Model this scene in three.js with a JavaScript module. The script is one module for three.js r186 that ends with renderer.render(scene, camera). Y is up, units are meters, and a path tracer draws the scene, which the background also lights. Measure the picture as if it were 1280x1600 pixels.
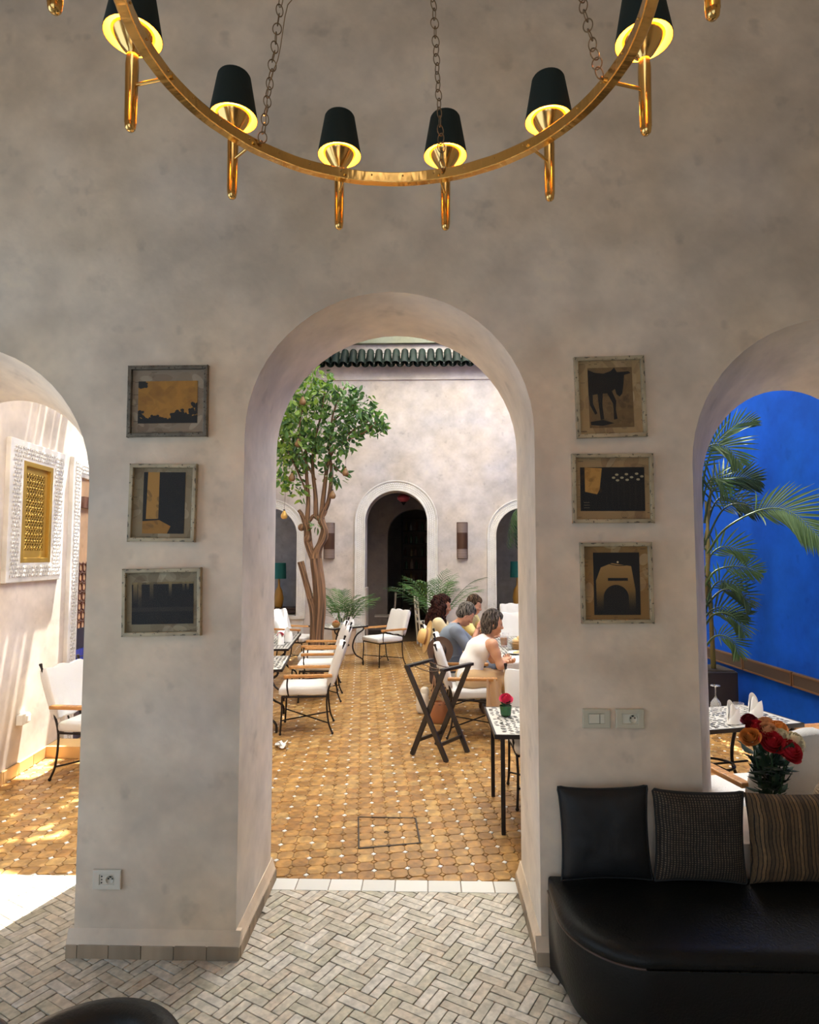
import * as THREE from 'three';
import { mergeGeometries, mergeVertices } from 'three/addons/utils/BufferGeometryUtils.js';
import { RoundedBoxGeometry } from 'three/addons/geometries/RoundedBoxGeometry.js';
import { MarchingCubes } from 'three/addons/objects/MarchingCubes.js';

// ---------- camera, sky, sun, exposure ----------
const scene = new THREE.Scene();
const F = 995, FRAME_W = 1280, FRAME_H = 1600;
const camera = new THREE.PerspectiveCamera(2 * Math.atan(FRAME_H / 2 / F) * 180 / Math.PI, FRAME_W / FRAME_H, 0.05, 200);
camera.rotation.order = 'YXZ';
camera.position.set(0, 1.6, 0);
camera.rotation.set(Math.atan(68 / F), 1.6 * Math.PI / 180, 0);
scene.add(camera);

const renderer = new THREE.WebGLRenderer({ antialias: true });
renderer.toneMapping = THREE.LinearToneMapping;
renderer.toneMappingExposure = 1.0;
renderer.shadowMap.enabled = true;

scene.background = new THREE.Color().setRGB(0.62, 0.80, 1.0);
scene.backgroundIntensity = 2.15;

const sun = new THREE.DirectionalLight(new THREE.Color().setRGB(1, 0.94, 0.84), 40);
const SUN_TRAVEL = new THREE.Vector3(-0.075, -1, 0.24);
sun.target.position.set(-1, 0, -6);
sun.position.copy(sun.target.position).addScaledVector(SUN_TRAVEL, -14);
sun.castShadow = true;
sun.shadow.mapSize.set(4096, 4096);
Object.assign(sun.shadow.camera, { left: -9, right: 9, top: 9, bottom: -9, near: 0.5, far: 40 });
sun.shadow.bias = -0.0005;
scene.add(sun, sun.target);

// ---------- helpers ----------
let seedState = 7;
const rnd = () => { seedState = (seedState * 1664525 + 1013904223) >>> 0; return seedState / 4294967296; };
const rr = (a, b) => a + (b - a) * rnd();
const reseed = (s) => { seedState = s >>> 0; };
const V = (x, y, z) => new THREE.Vector3(x, y, z);
const D2R = Math.PI / 180;
const used = new Map();
function numbered(name) {
  const n = used.get(name) || 0; used.set(name, n + 1);
  return n ? name + '_' + String(n).padStart(3, '0') : name;
}
function prep(g) {                                             // plain position / normal / uv, without an index
  if (g.index) g = g.toNonIndexed();
  for (const k of Object.keys(g.attributes)) if (!['position', 'normal', 'uv', 'color'].includes(k)) g.deleteAttribute(k);
  if (!g.attributes.normal) g.computeVertexNormals();
  if (!g.attributes.uv) g.setAttribute('uv', new THREE.BufferAttribute(new Float32Array(g.attributes.position.count * 2), 2));
  return g;
}
function merge(list) {
  if (!Array.isArray(list)) return list;
  const l = list.flat(9).map(prep);
  const col = l.some((g) => g.attributes.color);
  if (col) for (const g of l) if (!g.attributes.color) g.setAttribute('color', new THREE.BufferAttribute(new Float32Array(g.attributes.position.count * 3).fill(1), 3));
  return l.length === 1 ? l[0] : mergeGeometries(l);
}
function mesh(name, geo, m, parent) {
  const o = new THREE.Mesh(merge(geo), m);
  o.name = numbered(name); o.castShadow = o.receiveShadow = true;
  (parent || scene).add(o);
  return o;
}
const part = (name, geo, m, parent, label) => { const o = mesh(name, geo, m, parent); if (label) o.userData.label = label; return o; };
function tag(o, label, category, group) { o.userData.label = label; o.userData.category = category; if (group) o.userData.group = group; return o; }
function thing(name, label, category, pos = [0, 0, 0], turn = 0, group) {
  const o = new THREE.Group(); o.name = numbered(name); scene.add(o);
  o.position.set(...pos); o.rotation.y = turn;
  return tag(o, label, category, group);
}
function struct(name, geo, m, parent) { const o = mesh(name, geo, m, parent); if (!parent) o.userData.kind = 'structure'; return o; }
function stuffPart(name, geo, m, parent) { const o = mesh(name, geo, m, parent); o.userData.kind = 'stuff'; return o; }
function copyOf(root, label, pos, turn, group) {
  const c = root.clone(); c.name = numbered(root.name.replace(/_\d{3}$/, '')); scene.add(c);
  if (pos) c.position.set(...pos);
  if (turn !== undefined) c.rotation.y = turn;
  return tag(c, label, root.userData.category, group || root.userData.group);
}
// geometry builders
const T = (g, x = 0, y = 0, z = 0, rx = 0, ry = 0, rz = 0) => {
  if (rx || ry || rz) g.applyMatrix4(new THREE.Matrix4().makeRotationFromEuler(new THREE.Euler(rx, ry, rz, 'YXZ')));
  return g.translate(x, y, z);
};
const bx = (w, h, d, x, y, z, r = 0) => T(r ? new RoundedBoxGeometry(w, h, d, 2, r) : new THREE.BoxGeometry(w, h, d), x, y, z);
function slab3(x0, x1, y0, y1, z0, z1) { return bx(x1 - x0, y1 - y0, z1 - z0, (x0 + x1) / 2, (y0 + y1) / 2, (z0 + z1) / 2); }
const lathe = (pts, seg = 20) => new THREE.LatheGeometry(pts.map(([r, y]) => new THREE.Vector2(r, y)), seg);
const sph = (r, x, y, z, ws = 14, hs = 10) => new THREE.SphereGeometry(r, ws, hs).translate(x, y, z);
const curve = (pts, t = 0.5) => new THREE.CatmullRomCurve3(pts.map((p) => Array.isArray(p) ? V(...p) : p), false, 'catmullrom', t);
const tube = (pts, r, seg = 16, rad = 7) => {
  const g = new THREE.TubeGeometry(curve(pts), seg, r, rad, false);
  return [g];
};
function taperTube(pts, radii, seg = 24, rad = 9, caps = true) {          // a tube whose radius follows radii along its length
  const c = curve(pts), fr = c.computeFrenetFrames(seg, false), pos = [], idx = [], uv = [];
  for (let i = 0; i <= seg; i++) {
    const t = i / seg, p = c.getPoint(t), k = t * (radii.length - 1), a = Math.min(Math.floor(k), radii.length - 2), r = radii[a] + (radii[a + 1] - radii[a]) * (k - a);
    for (let j = 0; j <= rad; j++) {
      const u = j / rad * Math.PI * 2, q = p.clone().addScaledVector(fr.normals[i], Math.cos(u) * r).addScaledVector(fr.binormals[i], Math.sin(u) * r);
      pos.push(q.x, q.y, q.z); uv.push(j / rad, t * 2);
    }
  }
  for (let i = 0; i < seg; i++) for (let j = 0; j < rad; j++) { const a = i * (rad + 1) + j, b = a + rad + 1; idx.push(a, a + 1, b, b, a + 1, b + 1); }
  if (caps) for (const [i, s] of [[0, 1], [seg, -1]]) {
    const p = c.getPoint(i / seg), n = pos.length / 3; pos.push(p.x, p.y, p.z); uv.push(0, 0);
    for (let j = 0; j < rad; j++) { const a = i * (rad + 1) + j; s > 0 ? idx.push(n, a + 1, a) : idx.push(n, a, a + 1); }
  }
  const g = new THREE.BufferGeometry();
  g.setAttribute('position', new THREE.Float32BufferAttribute(pos, 3)); g.setAttribute('uv', new THREE.Float32BufferAttribute(uv, 2));
  g.setIndex(idx); g.computeVertexNormals(); return g;
}
function rod(a, b, r, rad = 8, r2 = r) {                            // a straight round bar between two points
  a = Array.isArray(a) ? V(...a) : a; b = Array.isArray(b) ? V(...b) : b;
  const d = b.clone().sub(a), g = new THREE.CylinderGeometry(r2, r, d.length(), rad);
  g.applyQuaternion(new THREE.Quaternion().setFromUnitVectors(V(0, 1, 0), d.clone().normalize()));
  return g.translate((a.x + b.x) / 2, (a.y + b.y) / 2, (a.z + b.z) / 2);
}
function bar(a, b, w, h, up = V(0, 1, 0)) {                         // a straight square bar: w across, h along up
  a = Array.isArray(a) ? V(...a) : a; b = Array.isArray(b) ? V(...b) : b;
  const z = b.clone().sub(a), L = z.length(); z.normalize();
  const x = up.clone().cross(z).normalize(), y = z.clone().cross(x);
  const g = new RoundedBoxGeometry(w, h, L, 1, Math.min(w, h) * 0.12);
  g.applyMatrix4(new THREE.Matrix4().makeBasis(x, y, z));
  return g.translate((a.x + b.x) / 2, (a.y + b.y) / 2, (a.z + b.z) / 2);
}
function extr(pts, depth, bevel = 0, holes = []) {                  // outline in x,y pushed along z
  const s = new THREE.Shape(pts.map(([x, y]) => new THREE.Vector2(x, y)));
  for (const h of holes) s.holes.push(new THREE.Path(h.map(([x, y]) => new THREE.Vector2(x, y))));
  return new THREE.ExtrudeGeometry(s, { depth, bevelEnabled: bevel > 0, bevelThickness: bevel, bevelSize: bevel, bevelSegments: 2, steps: 1, curveSegments: 12 });
}
function planarUV(g, scale = 1) {                                   // texture coordinates in metres by the way each face looks
  g = prep(g);
  const p = g.attributes.position, uv = g.attributes.uv, a = V(), b = V(), c = V();
  for (let i = 0; i < p.count; i += 3) {
    a.fromBufferAttribute(p, i); b.fromBufferAttribute(p, i + 1); c.fromBufferAttribute(p, i + 2);
    const n = b.clone().sub(a).cross(c.clone().sub(a)), ax = Math.abs(n.x), ay = Math.abs(n.y), az = Math.abs(n.z);
    [a, b, c].forEach((q, k) => { const [u, v] = ay >= ax && ay >= az ? [q.x, q.z] : ax >= az ? [q.z, q.y] : [q.x, q.y]; uv.setXY(i + k, u * scale, v * scale); });
  }
  return g;
}
function clipPoly(poly, nx, ny, d) {                                // keeps the side where nx*x + ny*y <= d
  const out = [];
  poly.forEach((p, i) => {
    const q = poly[(i + 1) % poly.length], a = nx * p[0] + ny * p[1] - d, b = nx * q[0] + ny * q[1] - d;
    if (a <= 0) out.push(p);
    if ((a < 0 && b > 0) || (a > 0 && b < 0)) { const t = a / (a - b); out.push([p[0] + (q[0] - p[0]) * t, p[1] + (q[1] - p[1]) * t]); }
  });
  return out;
}
function paverGeo(poly, h, bev, y = 0) {                            // a flat stone: outline in x,z, top at y, chamfered edge
  const n = poly.length, cx = poly.reduce((s, p) => s + p[0], 0) / n, cz = poly.reduce((s, p) => s + p[1], 0) / n;
  let area = 0; poly.forEach((p, i) => { const q = poly[(i + 1) % n]; area += p[0] * q[1] - q[0] * p[1]; });
  if (area > 0) poly = poly.slice().reverse();
  const inner = poly.map(([x, z]) => { const dx = x - cx, dz = z - cz, L = Math.hypot(dx, dz) || 1; return [x - dx / L * bev * 1.4, z - dz / L * bev * 1.4]; });
  const pos = [], push = (...v) => v.forEach((q) => pos.push(...q));
  for (let i = 0; i < n; i++) {
    const j = (i + 1) % n, a = [poly[i][0], y - bev, poly[i][1]], b = [poly[j][0], y - bev, poly[j][1]], c = [inner[i][0], y, inner[i][1]], d = [inner[j][0], y, inner[j][1]];
    const e = [a[0], y - h, a[2]], f = [b[0], y - h, b[2]];
    push([cx, y, cz], c, d, c, a, b, c, b, d, a, e, f, a, f, b);
  }
  const g = new THREE.BufferGeometry(); g.setAttribute('position', new THREE.Float32BufferAttribute(pos, 3));
  const uv = new Float32Array(pos.length / 3 * 2); for (let i = 0; i < pos.length / 3; i++) { uv[2 * i] = pos[3 * i]; uv[2 * i + 1] = pos[3 * i + 2]; }
  g.setAttribute('uv', new THREE.BufferAttribute(uv, 2)); g.computeVertexNormals(); return g;
}
// noise and textures
function lattice(seed) { const p = new Float32Array(65536); let s = seed * 7919 + 13; for (let i = 0; i < 65536; i++) { s = (s * 1664525 + 1013904223) >>> 0; p[i] = s / 4294967296; } return p; }
const LAT = lattice(3);
function vnoise(x, y, per, off = 0) {
  const xi = Math.floor(x), yi = Math.floor(y), fx = x - xi, fy = y - yi, u = fx * fx * (3 - 2 * fx), v = fy * fy * (3 - 2 * fy), m = (a) => ((a % per) + per) % per;
  const h = (a, b) => LAT[(m(a) * 131 + m(b) * 1031 + off * 4099) & 65535];
  return (h(xi, yi) * (1 - u) + h(xi + 1, yi) * u) * (1 - v) + (h(xi, yi + 1) * (1 - u) + h(xi + 1, yi + 1) * u) * v;
}
function fbm(x, y, per, oct = 4, off = 0) { let s = 0, a = 0.5, t = 0; for (let i = 0; i < oct; i++) { s += a * vnoise(x, y, per, off + i * 3); t += a; a *= 0.5; x *= 2; y *= 2; per *= 2; } return s / t; }
function tex(n, fn, srgb = true, rep = 1) {                          // fn(u, v) gives grey or [r, g, b], 0 to 1
  const d = new Uint8Array(n * n * 4);
  for (let j = 0; j < n; j++) for (let i = 0; i < n; i++) {
    const c = fn(i / n, j / n), q = (j * n + i) * 4, [r, g, b] = typeof c === 'number' ? [c, c, c] : c;
    d[q] = Math.max(0, Math.min(255, r * 255)); d[q + 1] = Math.max(0, Math.min(255, g * 255)); d[q + 2] = Math.max(0, Math.min(255, b * 255)); d[q + 3] = 255;
  }
  const t = new THREE.DataTexture(d, n, n); t.wrapS = t.wrapT = THREE.RepeatWrapping; t.magFilter = THREE.LinearFilter; t.minFilter = THREE.LinearMipmapLinearFilter; t.generateMipmaps = true;
  if (srgb) t.colorSpace = THREE.SRGBColorSpace;
  t.repeat.set(rep, rep); t.needsUpdate = true; return t;
}
const lin = (r, g, b) => new THREE.Color().setRGB(r, g, b);
const std = (c, rough = 0.6, metal = 0, extra = {}) => new THREE.MeshStandardMaterial({ color: Array.isArray(c) ? lin(...c) : c, roughness: rough, metalness: metal, side: THREE.DoubleSide, ...extra });
const phys = (c, rough = 0.6, metal = 0, extra = {}) => new THREE.MeshPhysicalMaterial({ color: Array.isArray(c) ? lin(...c) : c, roughness: rough, metalness: metal, side: THREE.DoubleSide, ...extra });

// ---------- shared materials ----------
const plasterCol = tex(1024, (u, v) => {
  const big = fbm(u * 4, v * 4, 4, 4), mid = fbm(u * 14 + 3, v * 14, 14, 4, 5), fine = fbm(u * 60, v * 60, 60, 3, 9);
  const pit = Math.max(0, fbm(u * 26, v * 26, 26, 4, 17) - 0.70) * 0.5;
  const k = 0.90 + (big - 0.5) * 0.20 + (mid - 0.5) * 0.17 + (fine - 0.5) * 0.05 - pit * 0.8;
  const warm = (fbm(u * 5, v * 5, 5, 3, 31) - 0.5) * 0.08;
  return [k + warm * 0.5, k, k - warm];
});
const plasterBump = tex(1024, (u, v) => 0.5 + (fbm(u * 12, v * 12, 12, 5, 2) - 0.5) * 0.8 + (fbm(u * 70, v * 70, 70, 3, 8) - 0.5) * 0.2, false);
const REP = (t, r) => { const c = t.clone(); c.repeat.set(r, r); c.needsUpdate = true; return c; };
const plCol = REP(plasterCol, 1 / 2.3), plBump = REP(plasterBump, 1 / 2.3);
const plaster = (c, rough = 0.62, bump = 0.006) => std(c, rough, 0, { map: plCol, bumpMap: plBump, bumpScale: bump });
const M = {
  roomWall: plaster([0.82, 0.665, 0.50], 0.6, 0.006),
  reveal: plaster([0.84, 0.745, 0.63], 0.6, 0.003),  // paler than roomWall: courtyard light on jambs and soffits put into the colour
  courtWall: plaster([0.60, 0.538, 0.505], 0.75, 0.0012),
  westWall: plaster([0.72, 0.63, 0.55], 0.75, 0.0015),
  blueWall: phys([0.003, 0.075, 0.50], 0.9, 0, { map: plCol, bumpMap: plBump, bumpScale: 0.001, specularIntensity: 0.25 }),
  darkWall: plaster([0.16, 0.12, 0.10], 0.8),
  white: plaster([0.74, 0.715, 0.685], 0.6, 0.003),
  grout: std([0.20, 0.16, 0.12], 0.95),
  groutYellow: std([0.27, 0.18, 0.09], 0.95),
  iron: std([0.022, 0.017, 0.016], 0.5, 0.55),
  blackWood: std([0.018, 0.013, 0.011], 0.42),
};
// ---------- the setting: lounge with three arches ----------
const Z0 = -2.633, Z1 = -3.23;
function archOutline(xl, xr, spring, rise, base = 0, n = 28) {      // from the base left over the arch to the base right
  const cx = (xl + xr) / 2, r = (xr - xl) / 2, o = [[xl, base]];
  for (let i = 0; i <= 6; i++) o.push([xl, base + (spring - base) * (i + 1) / 8]);
  for (let i = 0; i <= n; i++) { const a = Math.PI * (1 - i / n); o.push([cx + r * Math.cos(a), spring + rise * Math.sin(a)]); }
  for (let i = 6; i >= 0; i--) o.push([xr, base + (spring - base) * (i + 1) / 8]);
  o.push([xr, base]); return o;
}
const arches = [
  [archOutline(-2.635, -1.425, 1.90, 0.605), archOutline(-2.58, -1.70, 1.91, 0.50)],
  [archOutline(-0.768, 0.446, 2.11, 0.607), archOutline(-0.775, 0.456, 2.12, 0.615)],
  [archOutline(1.092, 2.31, 1.975, 0.610, 0), archOutline(1.383, 2.22, 1.94, 0.495, 0)],
];
function ruled(A, B, za, zb, steps = 6) {
  const pos = [], idx = [], n = A.length;
  // a soft round arris on the room side
  const rings = [];
  for (let s = 0; s <= steps; s++) { const t = s / steps; rings.push(A.map((p, i) => [p[0] + (B[i][0] - p[0]) * t, p[1] + (B[i][1] - p[1]) * t, za + (zb - za) * t])); }
  for (const r of rings) for (const p of r) pos.push(...p);
  for (let s = 0; s < steps; s++) for (let i = 0; i < n - 1; i++) { const a = s * n + i, b = a + n; idx.push(a, a + 1, b, b, a + 1, b + 1); }
  const g = new THREE.BufferGeometry(); g.setAttribute('position', new THREE.Float32BufferAttribute(pos, 3)); g.setIndex(idx); g.computeVertexNormals();
  const uv = []; for (let s = 0; s <= steps; s++) for (let i = 0, d = 0; i < n; i++) { if (i) d += Math.hypot(A[i][0] - A[i - 1][0], A[i][1] - A[i - 1][1]); uv.push(s / steps * Math.abs(zb - za), d); }
  g.setAttribute('uv', new THREE.Float32BufferAttribute(uv, 2)); return g;
}
function sheetWithHoles(x0, x1, y0, y1, holes, z) {                  // a face of the wall, notched from below by the openings
  const pts = [[x0, y0]];
  for (const h of holes) pts.push(...h);
  pts.push([x1, y0], [x1, y1], [x0, y1]);
  const g = new THREE.ShapeGeometry(new THREE.Shape(pts.map(([x, y]) => new THREE.Vector2(x, y))));
  return g.translate(0, 0, z);
}
const RX0 = -3.3, RX1 = 3.3, RTOP = 4.75, RBACK = 2.9;
{
  const g = [];
  g.push(planarUV(sheetWithHoles(RX0 - 0.3, RX1 + 0.3, -0.05, RTOP + 0.3, arches.map((a) => a[0]), Z0)));
  g.push(planarUV(sheetWithHoles(RX0 - 0.3, RX1 + 0.3, -0.05, RTOP + 0.9, arches.map((a) => a[1]), Z1)));
  g.push(planarUV(slab3(RX0 - 0.3, RX1 + 0.3, RTOP + 0.28, RTOP + 0.9, Z1, Z0)));
  g.push(planarUV(slab3(RX0 - 0.32, RX0 - 0.3, 0, RTOP + 0.9, Z1, Z0)), planarUV(slab3(RX1 + 0.3, RX1 + 0.32, 0, RTOP + 0.9, Z1, Z0)));
  const wall = struct('wall_front', g, M.roomWall);
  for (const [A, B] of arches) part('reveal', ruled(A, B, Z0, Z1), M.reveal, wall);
}
{ // left wall: wide unseen opening added to light the piers and jambs
  const x = [RX0 - 0.3, RX0], a = -2.25, b = 1.2, top = 2.75, low = 0.04;
  struct('wall_left', [slab3(...x, 0, RTOP, Z0, a), slab3(...x, 0, RTOP, b, RBACK), slab3(...x, top, RTOP, a, b), slab3(...x, 0, low, a, b)].map((q) => planarUV(q)), M.roomWall);
}
struct('wall_right', planarUV(slab3(RX1, RX1 + 0.3, 0, RTOP, Z0, RBACK)), M.roomWall);
{ // back wall behind the camera with tall openings added as fill for the lounge
  const g = [], zz = [RBACK, RBACK + 0.3], ops = [[-2.6, -1.2], [-0.7, 0.6]], top = 2.8, low = 0.05;
  let x = RX0;
  for (const [a, b] of ops) { g.push(slab3(x, a, 0, RTOP, ...zz)); g.push(slab3(a, b, top, RTOP, ...zz), slab3(a, b, 0, low, ...zz)); x = b; }
  g.push(slab3(x, RX1, 0, RTOP, ...zz));
  struct('wall_back', g.map((q) => planarUV(q)), M.roomWall);
}
{ // ceiling with an added opening for more light from above
  const h = [[-0.8, 0.2, 0.8, 1.4]], g = [];
  const [x0, z0, x1, z1] = h[0];
  g.push(slab3(RX0, x0, RTOP, RTOP + 0.28, Z0, RBACK + 0.3), slab3(x1, RX1, RTOP, RTOP + 0.28, Z0, RBACK + 0.3), slab3(x0, x1, RTOP, RTOP + 0.28, Z0, z0), slab3(x0, x1, RTOP, RTOP + 0.28, z1, RBACK + 0.3));
  struct('ceiling', g.map((q) => planarUV(q)), M.roomWall);
}
// herringbone floor of paired white terracotta bricks
const project = (x, y, z) => { const p = V(x, y, z).project(camera); return [(p.x + 1) * 640, (1 - p.y) * 800, p.z]; };
camera.updateMatrixWorld(true); camera.updateProjectionMatrix();
const floorRoom = struct('floor', [slab3(RX0, RX1, -0.12, -0.005, Z1 + 0.01, RBACK)], M.grout);
{
  reseed(11);
  const noiseB = tex(256, (u, v) => { const k = 0.86 + (fbm(u * 8, v * 8, 8, 4, 3) - 0.5) * 0.34; return [k, k, k]; });
  const tones = [[0.68, 0.62, 0.51], [0.62, 0.56, 0.45], [0.72, 0.66, 0.56], [0.60, 0.55, 0.42], [0.66, 0.57, 0.45], [0.74, 0.68, 0.59]].map((c) => std(c, 0.5, 0, { map: REP(noiseB, 6), bumpMap: REP(noiseB, 9), bumpScale: 0.0014 }));
  const L = 0.1235, P = 0.0815, u = [Math.cos(60.5 * D2R), -Math.sin(60.5 * D2R)], w = [Math.sin(60.5 * D2R), Math.cos(60.5 * D2R)], O = [-0.116, -2.611];
  const at = (a, b, base) => [O[0] + u[0] * (a + base[0]) + w[0] * (b + base[1]), O[1] + u[1] * (a + base[0]) + w[1] * (b + base[1])];
  const all = [];
  for (let i = -44; i <= 44; i++) for (let j = -60; j <= 60; j++) {
    const base = [-L * i - P * j, -L * i + P * j], c0 = at(0, 0, base);
    if (c0[0] < RX0 - 0.1 || c0[0] > RX1 + 0.1 || c0[1] < -3.3 || c0[1] > 1.2) continue;
    const rects = [[0, L, 0, P / 2], [0, L, P / 2, P], [0, P / 2, -L, 0], [P / 2, P, -L, 0]];
    for (const [a0, a1, b0, b1] of rects) {
      const gap = 0.0018, j1 = () => rr(-0.0011, 0.0011), m = 0.004;
      let poly = [[a0 + gap, b0 + gap + m], [a0 + gap + m, b0 + gap], [a1 - gap - m, b0 + gap], [a1 - gap, b0 + gap + m], [a1 - gap, b1 - gap - m], [a1 - gap - m, b1 - gap], [a0 + gap + m, b1 - gap], [a0 + gap, b1 - gap - m]].map(([a, b]) => at(a + j1(), b + j1(), base));
      poly = clipPoly(poly, 0, -1, 3.152);
      if (poly.length < 3) continue;
      const cx = poly.reduce((s, p) => s + p[0], 0) / poly.length, cz = poly.reduce((s, p) => s + p[1], 0) / poly.length;
      if (cx < RX0 || cx > RX1) continue;
      const inPillar = cz < Z0 - 0.03 && ((cx > -1.4 && cx < -0.78) || (cx > 0.47 && cx < 1.12) || cx < -2.66 || cx > 2.32);
      if (inPillar) continue;
      const q = project(cx, 0, cz), seen = q[0] > -30 && q[0] < 1310 && q[1] < 1640 && q[2] < 1 && !(q[0] > 850 + Math.max(0, q[1] - 1500) * 0.45);
      all.push({ poly, seen, d: Math.hypot(cx, cz), y: rr(-0.0012, 0.001), t: Math.floor(rnd() * tones.length) });
    }
  }
  all.sort((a, b) => (b.seen - a.seen) || (a.d - b.d));
  const rest = tones.map(() => []);
  all.forEach((b, k) => {
    const g = paverGeo(b.poly, 0.012, 0.0016, b.y);
    if (b.seen && k < 300) part('brick', g, tones[b.t], floorRoom); else rest[b.t].push(g);
  });
  rest.forEach((l, i) => { if (l.length) stuffPart('brickwork', l, tones[i], floorRoom); });
}
{ // pale stone threshold under each arch
  reseed(5);
  const m = [std([0.66, 0.65, 0.61], 0.5), std([0.60, 0.59, 0.55], 0.5)];
  [[-0.80, 0.48], [-2.62, -1.66], [1.33, 2.26]].forEach(([a, b]) => {
    const base = struct('trim_1', slab3(a, b, -0.1, -0.004, -3.262, -3.15), M.grout);
    const n = Math.round((b - a) / 0.168);
    for (let i = 0; i < n; i++) { const x0 = a + (b - a) * i / n + 0.002, x1 = a + (b - a) * (i + 1) / n - 0.002; part('threshold_stone', paverGeo([[x0, -3.26], [x1, -3.26], [x1, -3.153], [x0, -3.153]], 0.02, 0.002, 0.001), m[i % 2], base); }
  });
}
{ // stone skirting round the pillars, under a plaster flare
  reseed(21);
  const stain = REP(tex(256, (u, v) => { const k = 0.85 + (fbm(u * 7, v * 7, 7, 4, 8) - 0.5) * 0.4; return [k, k * 0.97, k * 0.92]; }), 2), sk = [[0.52, 0.42, 0.32], [0.45, 0.36, 0.27], [0.38, 0.31, 0.24]].map((c) => std(c, 0.75, 0, { map: stain }));
  const flare = (a, b, n) => {                                       // wedge of plaster along a wall foot, n points out of the wall
    const p = (q, o, y) => [q[0] + n[0] * o, y, q[1] + n[1] * o], A = [p(a, -0.02, 0.05), p(a, 0.019, 0.05), p(a, 0.012, 0.066), p(a, 0.0008, 0.105), p(a, -0.02, 0.105)], B = [p(b, -0.02, 0.05), p(b, 0.019, 0.05), p(b, 0.012, 0.066), p(b, 0.0008, 0.105), p(b, -0.02, 0.105)], pos = [];
    for (let i = 0; i < 4; i++) pos.push(...A[i], ...A[i + 1], ...B[i], ...B[i], ...A[i + 1], ...B[i + 1]);
    for (const E of [A, B]) for (let i = 1; i < 4; i++) pos.push(...E[0], ...E[i], ...E[i + 1]);
    const g = new THREE.BufferGeometry(); g.setAttribute('position', new THREE.Float32BufferAttribute(pos, 3)); g.computeVertexNormals(); return planarUV(g);
  };
  const run = (name, a, b, n, cuts) => {
    const base = struct(name, flare(a, b, n), M.roomWall), L = Math.hypot(b[0] - a[0], b[1] - a[1]), d = [(b[0] - a[0]) / L, (b[1] - a[1]) / L];
    for (let i = 0; i + 1 < cuts.length; i++) {
      const s0 = cuts[i] * L + 0.0015, s1 = cuts[i + 1] * L - 0.0015, q = (s, o) => [a[0] + d[0] * s + n[0] * o, a[1] + d[1] * s + n[1] * o];
      part('skirting_stone', paverGeo([q(s0, -0.01), q(s1, -0.01), q(s1, 0.022 + rr(-0.001, 0.001)), q(s0, 0.022 + rr(-0.001, 0.001))], 0.052, 0.003, 0.052 + rr(-0.001, 0.001)), sk[i % 3], base);
    }
  };
  const even = (n) => Array.from({ length: n + 1 }, (_, i) => i / n);
  run('baseboard_left', [-1.447, Z0], [-0.747, Z0], [0, 1], [0, 0.068, 0.25, 0.437, 0.625, 0.813, 1]);
  run('baseboard_left', [-0.768, Z0 + 0.002], [-0.772, Z1 - 0.02], [1, 0], even(5));
  run('baseboard_right', [0.424, Z0], [1.12, Z0], [0, 1], even(5));
  run('baseboard_right', [0.452, Z1 - 0.02], [0.446, Z0 + 0.002], [-1, 0], even(5));
}
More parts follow.
